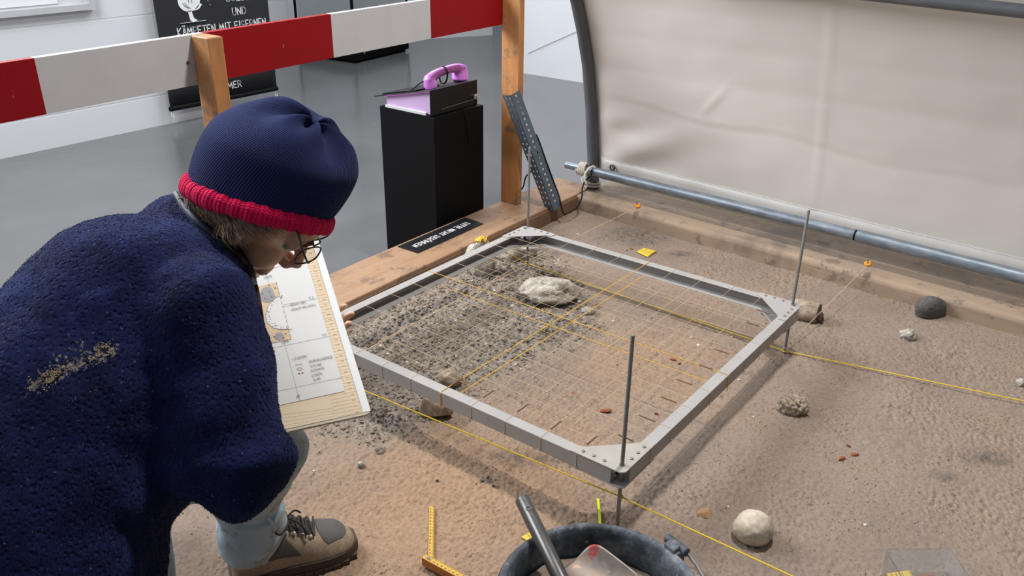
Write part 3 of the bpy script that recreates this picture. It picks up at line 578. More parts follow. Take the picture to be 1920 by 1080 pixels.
# ------------------------------------------------------------------ drawing frame
S, ZT, W_, H_, T_ = 1.03, .165, .030, .037, .003
MT['frame'] = M('grey_enamel'); f_ = MT['frame']; g1 = f_.noise(14, 4); g2 = f_.noise(70, 3); MT['frame'] = f_.out(f_.mix(f_.ramp(g2, [(.62, (0, 0, 0)), (.75, (.35, .35, .35))]), f_.ramp(g1, [(.3, (.345, .333, .328)), (.7, (.40, .383, .372))]), (.30, .25, .21)), .5, f_.bump(g2, .08, .001), Metallic=.0)
MT['bare'] = simple('worn_plate', (.40, .375, .335), .45, .07, 25, .05)
FRM = empty('planning_grid', (S/2, S/2, 0), 'square grey metal planning frame strung with a grid of tan and yellow strings', 'grid')
mapc = [lambda a, i, z: V((i, a, z)), lambda a, i, z: V((a, i, z)), lambda a, i, z: V((S-i, a, z)), lambda a, i, z: V((a, S-i, z))]
for k, f in enumerate(mapc):
    pf_ = [(0, 0), (W_, 0), (W_, -T_), (T_, -T_), (T_, -H_+T_), (W_+.010, -H_+T_), (W_+.010, -H_), (0, -H_)]
    A0 = .030; b = MB(); b.prism([f(A0, i, ZT+z) for i, z in pf_], f(S-A0, 0, 0)-f(A0, 0, 0)); o = b.build('channel_bar', MT['frame'], FRM, bevel=.0012)
for cx_, sx_ in ((0, 1), (S, -1)):
    for cy_, sy_ in ((0, 1), (S, -1)):
        Q = lambda u, v, z: V((cx_+sx_*u, cy_+sy_*v, z))
        out = [(-.001, .008), (.008, -.001), (.135, -.001), (.135, .022), (.115, .031), (.031, .115), (.022, .135), (-.001, .135)]
        b = MB(); b.prism([Q(u, v, ZT) for u, v in out], (0, 0, .0028)); pl_ = b.build('corner_plate', MT['bare'] if (cx_, cy_) == (0, 0) else MT['frame'], FRM, bevel=.0006)
        for u, v in ((.055, .013), (.082, .013), (.109, .013), (.013, .055), (.013, .082), (.013, .109)): b = MB(); b.lathe(Q(u, v, ZT+.0028), [(.0042, 0), (.0040, .0016), (.0024, .0028), (0, .003)], 12); b.build('rivet', MT['steel'], pl_)
        b = MB(); b.prism([Q(u, v, ZT-H_-.0028) for u, v in out], (0, 0, .0028)); b.build('corner_plate', MT['frame'], FRM, bevel=.0006)
        b = MB(); b.tube([Q(.024, .018, ZT-H_), Q(.024, .018, ZT+.0065)], .0056, 14); b.build('rod_sleeve', MT['steel'], FRM)
MT['twine'] = simple('tan_twine', lin(206, 182, 148), .85, .1, 200); MT['ytwine'] = simple('yellow_twine', (.80, .46, .03), .8, .12, 200); MT['otwine'] = simple('ochre_twine', (.76, .43, .05), .85, .1, 200)
MT['spring'] = simple('rusty_spring', lin(122, 92, 70), .7, .2, 200, .3)
for ax in (0, 1):
    for i in range(9):
        c = .115+.1*i+random.uniform(-.003, .003); yl = i == 4; r = .0011 if yl else .00055; P = (lambda a, z: V((a, c, z))) if ax == 0 else (lambda a, z: V((c, a, z)))
        e = .0015; zt_, zb_ = ZT+r, ZT-H_-r; b = MB()
        b.tube([P(-r, zt_-.004), P(.004, zt_), P(S/2, zt_-.0012), P(S-.004, zt_), P(S+r, zt_-.004), P(S+r, zb_+.004), P(S-.004, zb_), P(S/2, zb_-.001), P(.004, zb_), P(-r, zb_+.004)], r, 6, closed=True)
        k0 = .046+random.uniform(-.006, .008); kl = .036+random.uniform(0, .008); kn = P(k0+kl+.006, ZT)
        b.tube([kn, kn+V((random.uniform(-.006, .006), random.uniform(-.006, .006), -.006)), kn+V((random.uniform(-.008, .008), random.uniform(-.008, .008), -.016))], r*.9, 5); b.ball(kn, .0022, 8, 5)
        tl_ = P(-.0018, ZT-.03); b.tube([tl_, tl_+V((-.001, -.001, -.014))], r, 5); b.ball(tl_, .0019, 8, 5)
        o = b.build('string', MT['ytwine' if yl and ax == 0 else 'otwine' if yl else 'twine'], FRM)
        if yl: o['label'] = 'thicker yellow string'
        b = MB(); n_ = 40; b.tube([P(k0+kl*j/n_, ZT+.0012) for j in range(n_+1)], [.0017+.0004*(j % 2) for j in range(n_+1)], 8); b.build('spring', MT['spring'], FRM)
# rods
RODS = []
for (x, y), top, lb in (((.024, .018), .315, 'steel rod through the nearest corner of the grid frame'), ((S+.004-.028, .022), .30, 'steel rod through the right corner of the grid frame'), ((S-.006, S-.018), .30, 'steel rod through the far corner of the grid frame below the pink telephone'), ((.024, S-.018), .0, 'steel rod stub holding the corner of the frame behind the drawing board')):
    b = MB(); zt2 = ZT+max(top, .03); zg = gh(x, y); b.tube([(x, y, zg-.06), (x, y, zt2-.001), (x, y, zt2)], [.0044, .0044, .0036], 14); o = b.build('steel_rod', MT['steel'], origin=(x, y, zg)); tag(o, lb, 'rod', 'steel rods at the grid corners'); RODS.append((x, y, zg))
N_, R_, F_, L_ = RODS
# ------------------------------------------------------------------ survey strings
def line(name, pts, r, mat, label):
    b = MB(); b.tube(pts, r, 6)
    for p in pts[1:-1]: b.tube([V(p)+V((.0055*math.cos(t*PI/6), .0055*math.sin(t*PI/6), .001*math.sin(t))) for t in range(12)], r, 6, closed=True)
    return tag(b.build(name, mat, origin=pts[0]), label, 'string', 'survey strings')
MT['neon'] = simple('bright_yellow_string', (.80, .56, .03), .7, .1, 300)
pN = PL(1164, 936, (N_[0], 0, 0), (1, 0, 0)); pL = PL(692, 736, (N_[0], 0, 0), (1, 0, 0)); pN = V((N_[0]+.007, N_[1], pN.z)); dL = pL-pN; pL = pN+dL*((.97-pN.y)/dL.y)
pE = PL(1480, 1078, (.04, 0, 0), (1, 0, 0)); pE = pN+(pE-pN)*1.5
line('survey_string', [pL, pN, pE], .0017, MT['neon'], 'yellow string running past the nearest rod and behind the bucket')
tagp = PL(903, 450, (0, 1.10, 0), (0, 1, 0)); kF = V((F_[0], F_[1], F_[2]+.012)); kR = V((R_[0], R_[1], max(.008, R_[2]+.008))); pe = G(1920, 752, .012); pe = kR+(pe-kR)*1.15
line('survey_string', [tagp, kF, kR, pe], .0017, MT['neon'], 'yellow string from the far rod past the right rod to the edge of the pit')
kn1, kn2 = PL(1196, 388, tent(0, .112, 0), TN), PL(1627, 497, tent(0, .112, 0), TN)
line('survey_string', [kn1, V((F_[0], F_[1], F_[2]+.02)), V((.03, .985, gh(.03, .985)+.02))], .0010, MT['twine'], 'thin tan string from the far orange knob past the far rod')
line('survey_string', [kn2, V((R_[0], R_[1], R_[2]+.02)), V((N_[0], N_[1], N_[2]+.015))], .0010, MT['twine'], 'thin tan string from the orange knob under the canvas to the nearest rod')
MT['orange'] = simple('orange_twine_knot', (.72, .30, .02), .7, .25, 120, .3)
for p, lb in ((kn1, 'orange wound knob on the timber near the tent hoop'), (kn2, 'orange wound knob on the timber at the right under the canvas')):
    root = empty('string_knob', p, lb, 'knob', 'orange string knobs')
    b = MB(); b.lathe(p-TN*.002, [(.005, 0), (.011, .001), (.0125, .004), (.0125, .008), (.010, .011), (.004, .012)], 16, TN*.5+V((0, 0, .85))); b.build('winding', MT['orange'], root)
    b = MB(); b.tube([p-V((0, 0, .004)), p+TN*.01+V((0, 0, .024))], .0018, 8); b.lathe(p+TN*.01+V((0, 0, .024)), [(.0035, 0), (.0035, .0015), (0, .002)], 10); b.build('nail', MT['steel'], root)

# ------------------------------------------------------------------ stones
def rockmat(name, c1, c2, c3, sc=30, bump=.5, rough=.9):
    m = M(name); n1 = m.noise(sc, 6, .65); n2 = m.noise(sc*5, 3, .6); n3 = m.noise(sc*.25, 3); n4 = m.noise(sc*8, 3, .7)
    col = m.ramp(n1, [(.32, c1), (.52, c2), (.70, c3)]); col = m.mix(m.ramp(n3, [(.45, (0, 0, 0)), (.75, (.3, .3, .3))]), col, c1); col = m.mix(m.ramp(n4, [(.4, (.55, .55, .55)), (.52, (0, 0, 0))]), col, c1); col = m.mix(m.ramp(n4, [(.58, (0, 0, 0)), (.68, (.6, .6, .6))]), col, c3)
    return m.out(col, rough, m.bump(n2, bump*.6, .002, m.bump(n1, bump, .006)), Specular_IOR_Level=.2)
MT['granite'] = rockmat('pale_granite', lin(132, 125, 117), lin(186, 178, 168), lin(222, 216, 207), 38)
MT['brown'] = rockmat('brown_rock', lin(126, 111, 97), lin(172, 155, 138), lin(206, 191, 173), 40)
MT['cobble'] = rockmat('cream_cobble', lin(176, 164, 146), lin(202, 190, 171), lin(216, 205, 188), 12, .15, .7)
MT['slate'] = rockmat('dark_cobble', lin(78, 76, 76), lin(96, 93, 92), lin(116, 112, 108), 16, .15, .7)
MT['tan'] = rockmat('tan_rock', lin(160, 124, 92), lin(178, 142, 108), lin(190, 156, 122), 30, .2, .8)
MT['shard'] = rockmat('red_pottery', lin(132, 74, 50), lin(156, 92, 66), lin(172, 112, 84), 40, .2, .8)
MT['chip'] = rockmat('white_chip', lin(196, 192, 186), lin(226, 222, 216), lin(238, 236, 232), 40, .2, .8)
def rock(name, c, r, yaw, mat, label, cat='stone', seed=1, rough=.25, facet=.0, sub=4, sink=.25, freq=1.4, group=None, tilt=0., z=None):
    bm = bmesh.new(); bmesh.ops.create_icosphere(bm, subdivisions=sub, radius=1)
    pl = [(V((random.gauss(0, 1), random.gauss(0, 1), random.gauss(0, .8))).normalized(), random.uniform(.62, .92)) for _ in range(9)] if facet else []
    for v in bm.verts:
        d = v.co.normalized(); k = 1+rough*mnoise.fractal(d*freq+V((seed*3.1, seed, 0)), 1, 2, 5); p = d*k
        for n, o in pl:
            e = p.dot(n)-o
            if e > 0: p = p-n*(e*facet)
        v.co = p
    x0 = [v.co.copy() for v in bm.verts]; R = Matrix.Rotation(yaw, 3, 'Z') @ Matrix.Rotation(tilt, 3, 'Y')
    for v in bm.verts: v.co = R @ V((v.co.x*r[0], v.co.y*r[1], v.co.z*r[2]))
    me = bpy.data.meshes.new(name)
    for f in bm.faces: f.smooth = True
    bm.to_mesh(me); bm.free()
    zz = gh(c.x, c.y) if z is None else z; me.transform(Matrix.Translation((c.x, c.y, zz+r[2]*(1-2*sink))))
    o = link_mesh(name, me, mat, origin=(c.x, c.y, zz)); return tag(o, label, cat, group or {'stone': 'loose stones in the pit', 'cobble': 'smooth cobbles in the pit', 'chip': 'white chips on the sand', 'shard': 'red pottery shards'}.get(cat))
yr = math.atan2(RT.y, RT.x)
def at(x, y, lift=0.): p = G(x, y, lift); p.z = 0; return p
rock('boulder', at(1027, 556, .02), (.112, .068, .050), yr-.12, MT['granite'], 'large pale rough boulder lying in the broken soil under the strings', seed=2, rough=.35, facet=.7, sub=5, sink=.22, freq=1.5)
rock('stone', at(966, 476, .03), (.088, .044, .045), yr+.14, MT['granite'], 'long pale stone beside the far rod inside the grid frame', seed=5, rough=.3, facet=.6, sub=5, sink=.28)
sq = PL(906, 452, (0, 1.105, 0), (0, 1, 0)); rock('stone', V((sq.x-.01, 1.105, 0)), (.055, .040, max(.05, sq.z*.66)), yr+.3, MT['granite'], 'pale stone against the timber rim carrying a crumpled yellow tag', seed=8, rough=.35, facet=.5, sink=.25)
rock('stone', at(845, 718, .015), (.036, .029, .032), yr-.3, MT['brown'], 'small angular stone inside the frame beside the yellow string knot', seed=11, rough=.25, facet=.9, sink=.22)
rock('stone', at(816, 768, .02), (.058, .042, .038), yr-.1, MT['brown'], 'angular brown stone half under the left bar of the frame', seed=13, rough=.25, facet=.9, sink=.16)
rock('cobble', at(1413, 993, .02), (.045, .041, .037), yr-.5, MT['cobble'], 'smooth cream cobble on the open sand right of the bucket', seed=17, rough=.10, facet=.18, sub=5, sink=.2, freq=1)
rock('stone', at(1486, 769, .01), (.038, .031, .030), yr-.2, rockmat('crumbly_rock', lin(140, 124, 108), lin(186, 170, 152), lin(218, 206, 190), 60, .7), 'rough crumbly pale stone alone on the sand right of the frame', seed=19, rough=.30, facet=.1, sub=5, sink=.24, freq=3.4)
rock('stone', at(1702, 634, .005), (.0245, .020, .020), yr, MT['granite'], 'small pale rough stone on the sand below the dark cobble', seed=23, rough=.45, facet=.4, sink=.2, freq=2)
cq_ = PL(1750, 553, (1.565, 0, 0), (1, 0, 0)); rock('cobble', V((cq_.x, cq_.y, 0)), (.056, .040, .042), yr+.25, MT['slate'], 'smooth dark grey cobble against the timber under the canvas', seed=29, rough=.10, facet=.3, sub=5, sink=.2, freq=1)
rock('stone', at(1321, 965), (.0195, .014, .008), yr+.2, MT['tan'], 'flat tan stone left of the cream cobble', seed=31, rough=.15, facet=.9, sink=.25)
rock('stone', at(677, 878), (.009, .008, .0085), 0, MT['granite'], 'tiny rough pale stone on the sand right of the sleeve', seed=37, rough=.4, facet=.6, sink=.2)
rock('stone', at(1913, 722), (.017, .013, .013), .3, MT['granite'], 'grey stone at the right edge of the photo above the yellow string', seed=41, rough=.3, facet=.8, sink=.2)
rock('stone', at(1438, 594), (.020, .014, .009), yr-.3, MT['slate'], 'flat grey pebble just inside the right corner of the frame', seed=43, rough=.1, facet=.3, sink=.4)
rock('stone', at(873, 550, .01), (.011, .009, .010), 0, MT['brown'], 'small brown stone in the soil left of the boulder', seed=47, rough=.3, facet=.7)
rock('stone', at(825, 612), (.013, .011, .011), 0, MT['crumb'], 'round clod in the middle of the broken soil', seed=48, rough=.2, facet=.4)
rock('stone', at(1018, 625, .01), (.018, .013, .009), yr, MT['brown'], 'low brown stone in the soil below the boulder', seed=49, rough=.3, facet=.5)
rock('stone', at(1104, 586, .01), (.022, .016, .013), yr, MT['granite'], 'pale flaky stone at the right foot of the boulder', seed=50, rough=.4, facet=.5, freq=2.2)
for i, (x, y, s_) in enumerate(((1296, 635, 7), (1309, 650, 8), (1385, 716, 7), (1083, 440, 6), (1622, 983, 8), (1150, 604, 7), (1412, 786, 5), (1365, 953, 5), (589, 887, 6), (1372, 634, 6), (1270, 520, 5), (870, 590, 5))):
    p = at(x, y); k = s_*(EYE-p).length/1581*.5
    rock('shell_chip', p, (k, k*.75, k*.5), i, MT['chip'], ['white chip under the strings near the right corner', 'second white chip below it under the strings', 'white chip outside the right bar of the frame', 'white chip beyond the far corner of the frame', 'white chip on the sand right of the cream cobble', 'white chip by the foot of the boulder', 'white speck left of the crumbly stone', 'white speck above the flat tan stone', 'white speck beside the knee', 'white chip beside the yellow string near the right bar', 'white speck beyond the middle strings', 'white speck in the broken soil'][i], 'chip', seed=60+i, rough=.4, facet=.7, sub=2, sink=.2)
for i, (x, y, l, a) in enumerate(((1136, 773, 26, -.2), (1590, 838, 9, .9), (1601, 854, 18, -.3), (1578, 862, 18, -.5), (1262, 677, 13, .4), (1274, 684, 8, -.3), (1184, 467, 10, 1.2), (1076, 738, 12, .8), (1230, 778, 9, .3))):
    p = at(x, y); k = l*(EYE-p).length/1581*.5
    rock('pottery_shard', p, (k, k*.42, .0035), yr-a, MT['shard'], ['longest red pottery shard under the strings near the nearest corner', 'uppermost of three red shards on the open sand', 'right one of three red shards on the open sand', 'lowest of three red shards on the open sand', 'red shard under the strings near the right bar', 'tiny red shard beside another near the right bar', 'red brown shard beside the yellow tag beyond the frame', 'dull red shard under the middle strings', 'faint red shard close to the right bar'][i], 'shard', seed=80+i, rough=.3, facet=.5, sub=3, sink=.15)
# concrete core with a broken dark end
ca, cb = G(1489, 578, .034), G(1534, 588, .036); cdv = (cb-ca).normalized()
root = empty('drill_core', V((ca.x, ca.y, gh(ca.x, ca.y))), 'pale cylindrical stone core with a dark broken end behind the right corner', 'stone core')
b = MB(); b.lathe(ca, [(.004, -.028), (.020, -.022), (.031, -.006), (.034, .01), (.0345, .04), (.034, (cb-ca).length-.004), (.032, (cb-ca).length)], 28, cdv); b.build('core', MT['brown'], root)
b = MB(); b.lathe(cb, [(.032, 0), (.0315, .003), (.016, .006), (0, .005)], 24, cdv); b.build('broken_end', rockmat('dark_break', lin(72, 58, 50), lin(96, 80, 70), lin(120, 102, 90), 60), root)
rock('clod', at(1531, 606), (.017, .02, .022), .4, rockmat('dark_clod', lin(82, 66, 56), lin(104, 86, 74), lin(124, 104, 90), 60), 'dark earth clod under the broken end of the stone core', 'clod', seed=91, rough=.4, facet=.3)
# charcoal flecks and dark earth spread beyond the frame
k = 0; pts = []
for i in range(34):
    px = 1190+rng.normal(0, 48); py = 445+rng.normal(0, 20); p = at(px, py); pts.append((p.x, p.y, gh(p.x, p.y)+.001))
crumbs('charcoal_flecks', pts, rng.uniform(.001, .0042, len(pts)), simple('charcoal', lin(74, 70, 67), .9, .2, 60), 'dark charcoal flecks scattered on the sand beyond the frame')
pts = []
for (x, y) in ((905, 905), (930, 903), (893, 910), (925, 915), (820, 905), (915, 898)):
    p = at(x, y); pts.append((p.x, p.y, gh(p.x, p.y)+.001))
crumbs('dark_flecks', pts, [.004]*6, simple('charcoal_grey', lin(70, 70, 74), .9, .2, 60), 'small cluster of dark flecks on the sand left of the shovel handle')
# ------------------------------------------------------------------ yellow tags
MT['tag'] = simple('yellow_card', (.74, .52, .05), .6, .06, 80)
def flat_tag(name, q, label, curl=.003, z=.004):
    P = [G(*p, 0) for p in q]; zz = max(gh(p.x, p.y) for p in P)+z; root = empty(name, V((P[0].x, P[0].y, zz-z)), label, 'tag', 'yellow find tags')
    b = MB(); b.grid(lambda u, v: (P[0].lerp(P[1], u)).lerp(P[3].lerp(P[2], u), v)+V((0, 0, zz+curl*math.sin(u*3)*math.sin(v*2+.5))), 10, 8); o = b.build('card', MT['tag'], root, smooth=180); s_ = o.modifiers.new('solidify', 'SOLIDIFY'); s_.thickness = .0012
    b = MB()
    for v in (.22, .4, .58, .76):
        a, c = P[0].lerp(P[3], v), P[1].lerp(P[2], v); b.bar(a.lerp(c, .12)+V((0, 0, zz+curl+.0016)), a.lerp(c, .6+.2*math.sin(v*20))+V((0, 0, zz+curl+.0016)), .0009, .0006)
    b.build('writing', simple('brown_ink', (.22, .14, .02), .8), root, smooth=None); return root
flat_tag('find_tag', ((1193, 475), (1208, 468), (1231, 474), (1214, 485)), 'yellow paper tag lying beyond the far bar of the frame')
flat_tag('find_tag', ((977, 1010), (1000, 1028), (1030, 1004), (1014, 990)), 'yellow paper tag behind the shovel handle and bucket rim')
tg = tagp-V((0, 0, .010)); root = empty('find_tag', tg, 'crumpled yellow tag knotted to the string on the pale stone', 'tag', 'yellow find tags')
b = MB(); b.grid(lambda u, v: tg+V((.046*(u-.5)+.005*math.sin(v*7), .03*(v-.5), .014+.010*math.sin(u*9)*math.cos(v*5))), 12, 8); o = b.build('card', MT['tag'], root, smooth=40); s_ = o.modifiers.new('solidify', 'SOLIDIFY'); s_.thickness = .0012
b = MB(); b.tube([tg+V((.012*math.cos(t*.9), .008*math.sin(t*.9), .016+.003*math.sin(t*2))) for t in range(22)], .0018, 6); b.build('knot', MT['neon'], root)
# ------------------------------------------------------------------ bucket
BR, BZ = .164, .262
fp = G(1133, 984, BZ); dh = V((EYE.x-fp.x, EYE.y-fp.y, 0)).normalized(); BC = fp+dh*BR; BC.z = 0; g0 = gh(BC.x, BC.y)-.004
m = M('dusty_rubber'); r1 = m.noise(16, 6, .7); r2 = m.noise(60, 4, .7); r3 = m.noise(8, 4, .6, m.mapped((1, 1, .25)))
col = m.ramp(r1, [(.40, (.018, .022, .030)), (.52, (.075, .090, .115)), (.66, (.26, .27, .28))]); col = m.mix(m.ramp(r3, [(.5, (0, 0, 0)), (.72, (.45, .45, .45))]), col, (.16, .20, .26)); col = m.mix(m.ramp(r2, [(.60, (0, 0, 0)), (.72, (.7, .7, .7))]), col, (.38, .37, .36))
MT['rubber'] = m.out(col, .6, m.bump(r2, .3, .002))
root = empty('bucket', V((BC.x, BC.y, g0)), 'black rubber builders bucket smeared with dried mud, a shovel in it', 'bucket')
c = V((BC.x, BC.y, g0)); hb = BZ-g0
b = MB(); b.lathe(c, [(0, 0), (.116, 0), (.122, .006), (.147, hb-.05), (.148, hb-.026), (.154, hb-.024), (.160, hb-.016), (.1645, hb-.006), (.165, hb), (.162, hb+.004), (.155, hb+.004), (.150, hb-.001), (.146, hb-.012), (.1425, hb-.05), (.116, .012), (0, .010)], 72); b.build('shell', MT['rubber'], root, smooth=50)
lug = c+V((0, 0, hb)); ld = V((-dh.y, dh.x, 0));
if ld.dot(RT) < 0: ld = -ld
la = (ld*.70-dh*.72).normalized(); lt = la.cross(V((0, 0, 1)))
b = MB(); b.obox(c+la*.170+V((0, 0, hb-.008)), la*.012, lt*.017, V((0, 0, .013))); b.tube([c+la*.178-lt*.024+V((0, 0, hb+.004)), c+la*.178+lt*.024+V((0, 0, hb+.004))], .0085, 12)
b.obox(c+la*.168+V((0, 0, hb+.004)), la*.010, lt*.012, V((0, 0, .008))); b.build('handle_lug', MT['rubber'], root, bevel=.003)
lb_ = -la
wp = []
for i in range(25):
    t = i/24; ang = PI*t; wp.append(c+la*(.182*math.cos(ang))+(-lt if (-lt).dot(dh) > 0 else lt)*(.180*math.sin(ang))+V((0, 0, hb+.006-.035*math.sin(ang))))
b = MB(); b.tube(wp, .0036, 8); b.build('wire_handle', MT['steel'], root)
b = MB(); b.obox(c+lb_*.170+V((0, 0, hb-.008)), la*.012, lt*.017, V((0, 0, .013))); b.build('handle_lug', MT['rubber'], root, bevel=.003)
fill = .222
def fs(u, v): a = u*2*PI; r = v*.139; x, y = c.x+r*math.cos(a), c.y+r*math.sin(a); return V((x, y, c.z+fill+.010*math.sin(x*17+1)*math.cos(y*14)+.006*float(mnoise.noise(V((x*60, y*60, 0))))-.008*v))
b = MB(); b.grid(fs, 72, 22)
m = M('sieved_sand'); w1 = m.noise(30, 5); MT['fill'] = m.out(m.ramp(w1, [(.3, lin(136, 120, 104)), (.7, lin(162, 146, 130))]), .95, m.bump(m.noise(200, 3), .4, .002)); o = b.build('spoil', MT['fill'], smooth=180, origin=c+V((0, 0, fill))); tag(o, 'loose brown sand filling the bucket', 'sand', kind='stuff')
# shovel
m = M('worn_shovel_steel'); s1 = m.noise(18, 6, .65); s2 = m.noise(50, 4, .7); col = m.ramp(s1, [(.3, lin(82, 70, 62)), (.5, lin(118, 110, 106)), (.66, lin(136, 112, 92))]); col = m.mix(m.ramp(s2, [(.62, (0, 0, 0)), (.68, (.8, .8, .8))]), col, lin(170, 140, 116))
red = m.attr('red'); col = m.mix(m.math('MULTIPLY', red, m.math('GREATER_THAN', s2, .47)), col, lin(150, 62, 62)); MT['shovel'] = m.out(col, .42, m.bump(s2, .08, .001), Metallic=.35)
MT['pipe'] = simple('dark_tube_steel', lin(92, 90, 90), .35, .15, 30, .05, Metallic=.6)
# tube crosses the rim at the left and ends in the blade inside the bucket
def rim_at(px, py): return G(px, py, BZ)
hr = rim_at(1007, 1012)+V((0, 0, .020)); lo = A(1052, 1086, (hr-EYE).dot(FW)-.075); hd = (hr-lo).normalized()
tt = 0; best = 1e9
for k in range(400):
    q = hr+hd*(k*.001); e = q-EYE; zc = e.dot(FW); yy = 540-FPX*e.dot(UP)/zc
    if abs(yy-938) < best: best = abs(yy-938); tt = k*.001
top = hr+hd*tt
root = empty('shovel', lo, 'worn steel shovel head with a bare tube socket resting in the bucket', 'shovel')
b = MB(); bx_, by_ = frame_for(hd); n_ = 20; vs = []
b.lathe(lo-hd*.02, [(.0135, 0), (.0135, (top-lo).length+.02), (.0125, (top-lo).length+.0215), (.0108, (top-lo).length+.0215), (.0108, (top-lo).length-.06)], 20, hd, caps=False); o = b.build('socket', MT['pipe'], root)
b = MB(); hole = top-hd*.030; vv = (EYE-hole).normalized(); vv = (vv-hd*vv.dot(hd)).normalized(); vv = (vv+hd.cross(vv)*.25).normalized(); b.lathe(hole+vv*.0128, [(.0052, 0), (.0052, .0012), (.0034, .0012), (.0034, .0002), (0, .0002)], 16, vv, caps=False); b.build('rivet_hole', MT['pipe'], root)
# blade corners in the picture: shoulder, tip up, right hand run off
zb0 = .245
k1, k2, k3 = A(1030, 1056, (hr-EYE).dot(FW)-.03), G(1111, 1014, BZ+.012), None
k1 = G(1022, 1078, .248); k2 = G(1110, 1013, .256); k3 = G(1215, 1093, .236); k4 = G(1105, 1175, .236)
def blade(u, v):
    p = (k1.lerp(k2, u)).lerp(k4.lerp(k3, u), v); e = 2*u-1
    return p+V((0, 0, -.016*(1-e*e)*(1-.3*v)+.004*abs(e)**3))
def rnd(u, v):
    s, t = 2*u-1, 2*v-1; k = .82; a = max(abs(s), abs(t)); 
    if a < 1e-6: return blade(.5, .5)
    n = (abs(s)**6+abs(t)**6)**(1/6); f = a/n; return blade(.5+s*f/2, .5+t*f/2)
b = MB(); b.grid(rnd, 40, 40); o = b.build('blade', MT['shovel'], root, smooth=180); s_ = o.modifiers.new('solidify', 'SOLIDIFY'); s_.thickness = .0025
at_ = o.data.attributes.new('red', 'FLOAT', 'POINT'); kk = k2.lerp(k1, .08).lerp(k3, .06)
og = origin_of(root)
for i, v in enumerate(o.data.vertices):
    w = v.co+og; d1 = (w-kk.lerp(k4, .12)); at_.data[i].value = 1.0 if abs((w-k2).dot((k4-k2).normalized())-.035) < .032 and abs((w-k2).cross((k4-k2).normalized()).length) < .011 else 0.

# ------------------------------------------------------------------ folding ruler
MT['ruler'] = simple('yellow_ruler_paint', (.66, .40, .07), .5, .08, 60); MT['ruler_edge'] = wood('bare_ruler_wood', lin(176, 108, 50), lin(190, 122, 60), lin(120, 70, 36), 'x', .6, 4)
ra, rb2 = G(810, 952, .004), G(808, 1060, .004); rc, rd = G(795, 1052, .012), G(872, 1094, .012)
root = empty('folding_ruler', V((ra.x, ra.y, gh(ra.x, ra.y))), 'yellow folding ruler opened at a right angle on the sand beside the boot', 'ruler')
b = MB(); b.bar(ra+V((0, 0, .003)), rb2+V((0, 0, .003)), .0125, .003); b.build('flat_leg', MT['ruler'], root, bevel=.0008)
b = MB(); b.bar(rc+V((0, 0, .004)), rd+V((0, 0, .004)), .014, .020); o = b.build('folded_legs', MT['ruler_edge'], root, bevel=.001)
b = MB(); b.bar(rc+V((0, 0, .0145)), rd+V((0, 0, .0145)), .0138, .001); b.build('painted_face', MT['ruler'], root, smooth=None)
b = MB(); b.lathe(rc.lerp(rd, .12)+V((0, 0, .015)), [(.004, 0), (.004, .001), (0, .0015)], 12); b.build('hinge_pin', MT['steel'], root)
b = MB()
def ticks(p, q, z, w):
    d = q-p; L = d.length; dn = d.normalized(); sd = V((0, 0, 1)).cross(dn); n = int(L/.0025)
    for i in range(n):
        l = .0055 if i % 4 == 0 else .0028; c_ = p+dn*(i*.0025+.001)+V((0, 0, z)); b.bar(c_+sd*w/2, c_+sd*(w/2-l), .0005, .0004)
    for i in range(int(L/.01)): write(b, str((i+1) % 6) if (i+1) % 6 in (0, 1, 2, 3, 4, 5) else '1', p+dn*(i*.01+.007)+sd*-.004+V((0, 0, z)), dn.cross(V((0, 0, 1)))*-1, dn, .0042, .0009, 1, t=.0003)
ticks(ra, rb2, .0046, .012); ticks(rc, rd, .0151, .0132); b.build('scale_marks', MT['black'], root, smooth=None)
# bright strip upright behind the bucket
sa, sb = G(1121, 938, .0), G(1125, 990, .0)
b = MB(); b.bar(sa+V((0, 0, .004)), sa.lerp(sb, .45)+V((0, 0, .006)), .0062, .003); b.bar(sa.lerp(sb, .42)+V((.002, 0, .006)), sb+V((.0, 0, .006)), .0062, .003); o = b.build('marker_strip', simple('neon_yellow', (.62, .74, .01), .5, .05, 60), bevel=.0006, origin=sa); tag(o, 'narrow neon yellow strip on the sand just behind the bucket', 'marker')

# ------------------------------------------------------------------ clear box at the lower right
m = M('clear_plastic_sheet'); tr = m.n('ShaderNodeBsdfTransparent'); df = m.n('ShaderNodeBsdfPrincipled'); df.inputs['Base Color'].default_value = (.55, .55, .56, 1); df.inputs['Roughness'].default_value = .25; mx = m.n('ShaderNodeMixShader'); lw = m.n('ShaderNodeLayerWeight'); lw.inputs['Blend'].default_value = .35
fc = m.math('ADD', m.math('MULTIPLY', lw.outputs['Facing'], .20), .03); m.l(fc, mx.inputs[0]); tr.inputs['Color'].default_value = (.93, .93, .93, 1); m.l(tr.outputs[0], mx.inputs[1]); m.l(df.outputs[0], mx.inputs[2]); m.l(mx.outputs[0], m.nt.nodes['Material Output'].inputs['Surface']); MT['film'] = m.m
zb1 = .05; q = [G(1663, 1033, zb1), G(1780, 1032, zb1)]; dq = (q[1]-q[0]).normalized(); dv = V((0, 0, 1)).cross(dq); dv = dv if dv.dot(-FW) > 0 else -dv; dv = dv
wq = (q[1]-q[0]).length; gq = gh(q[0].x, q[0].y)+.002
def bxp(u, v, z): return V((q[0].x, q[0].y, 0))+dq*(wq*u)+dv*(.115*v)+V((0, 0, z))
cq = bxp(.5, .5, gq); root = empty('clear_box', cq, 'clear plastic find box on the sand at the lower right', 'plastic box')
b = MB(); fl = .012/wq
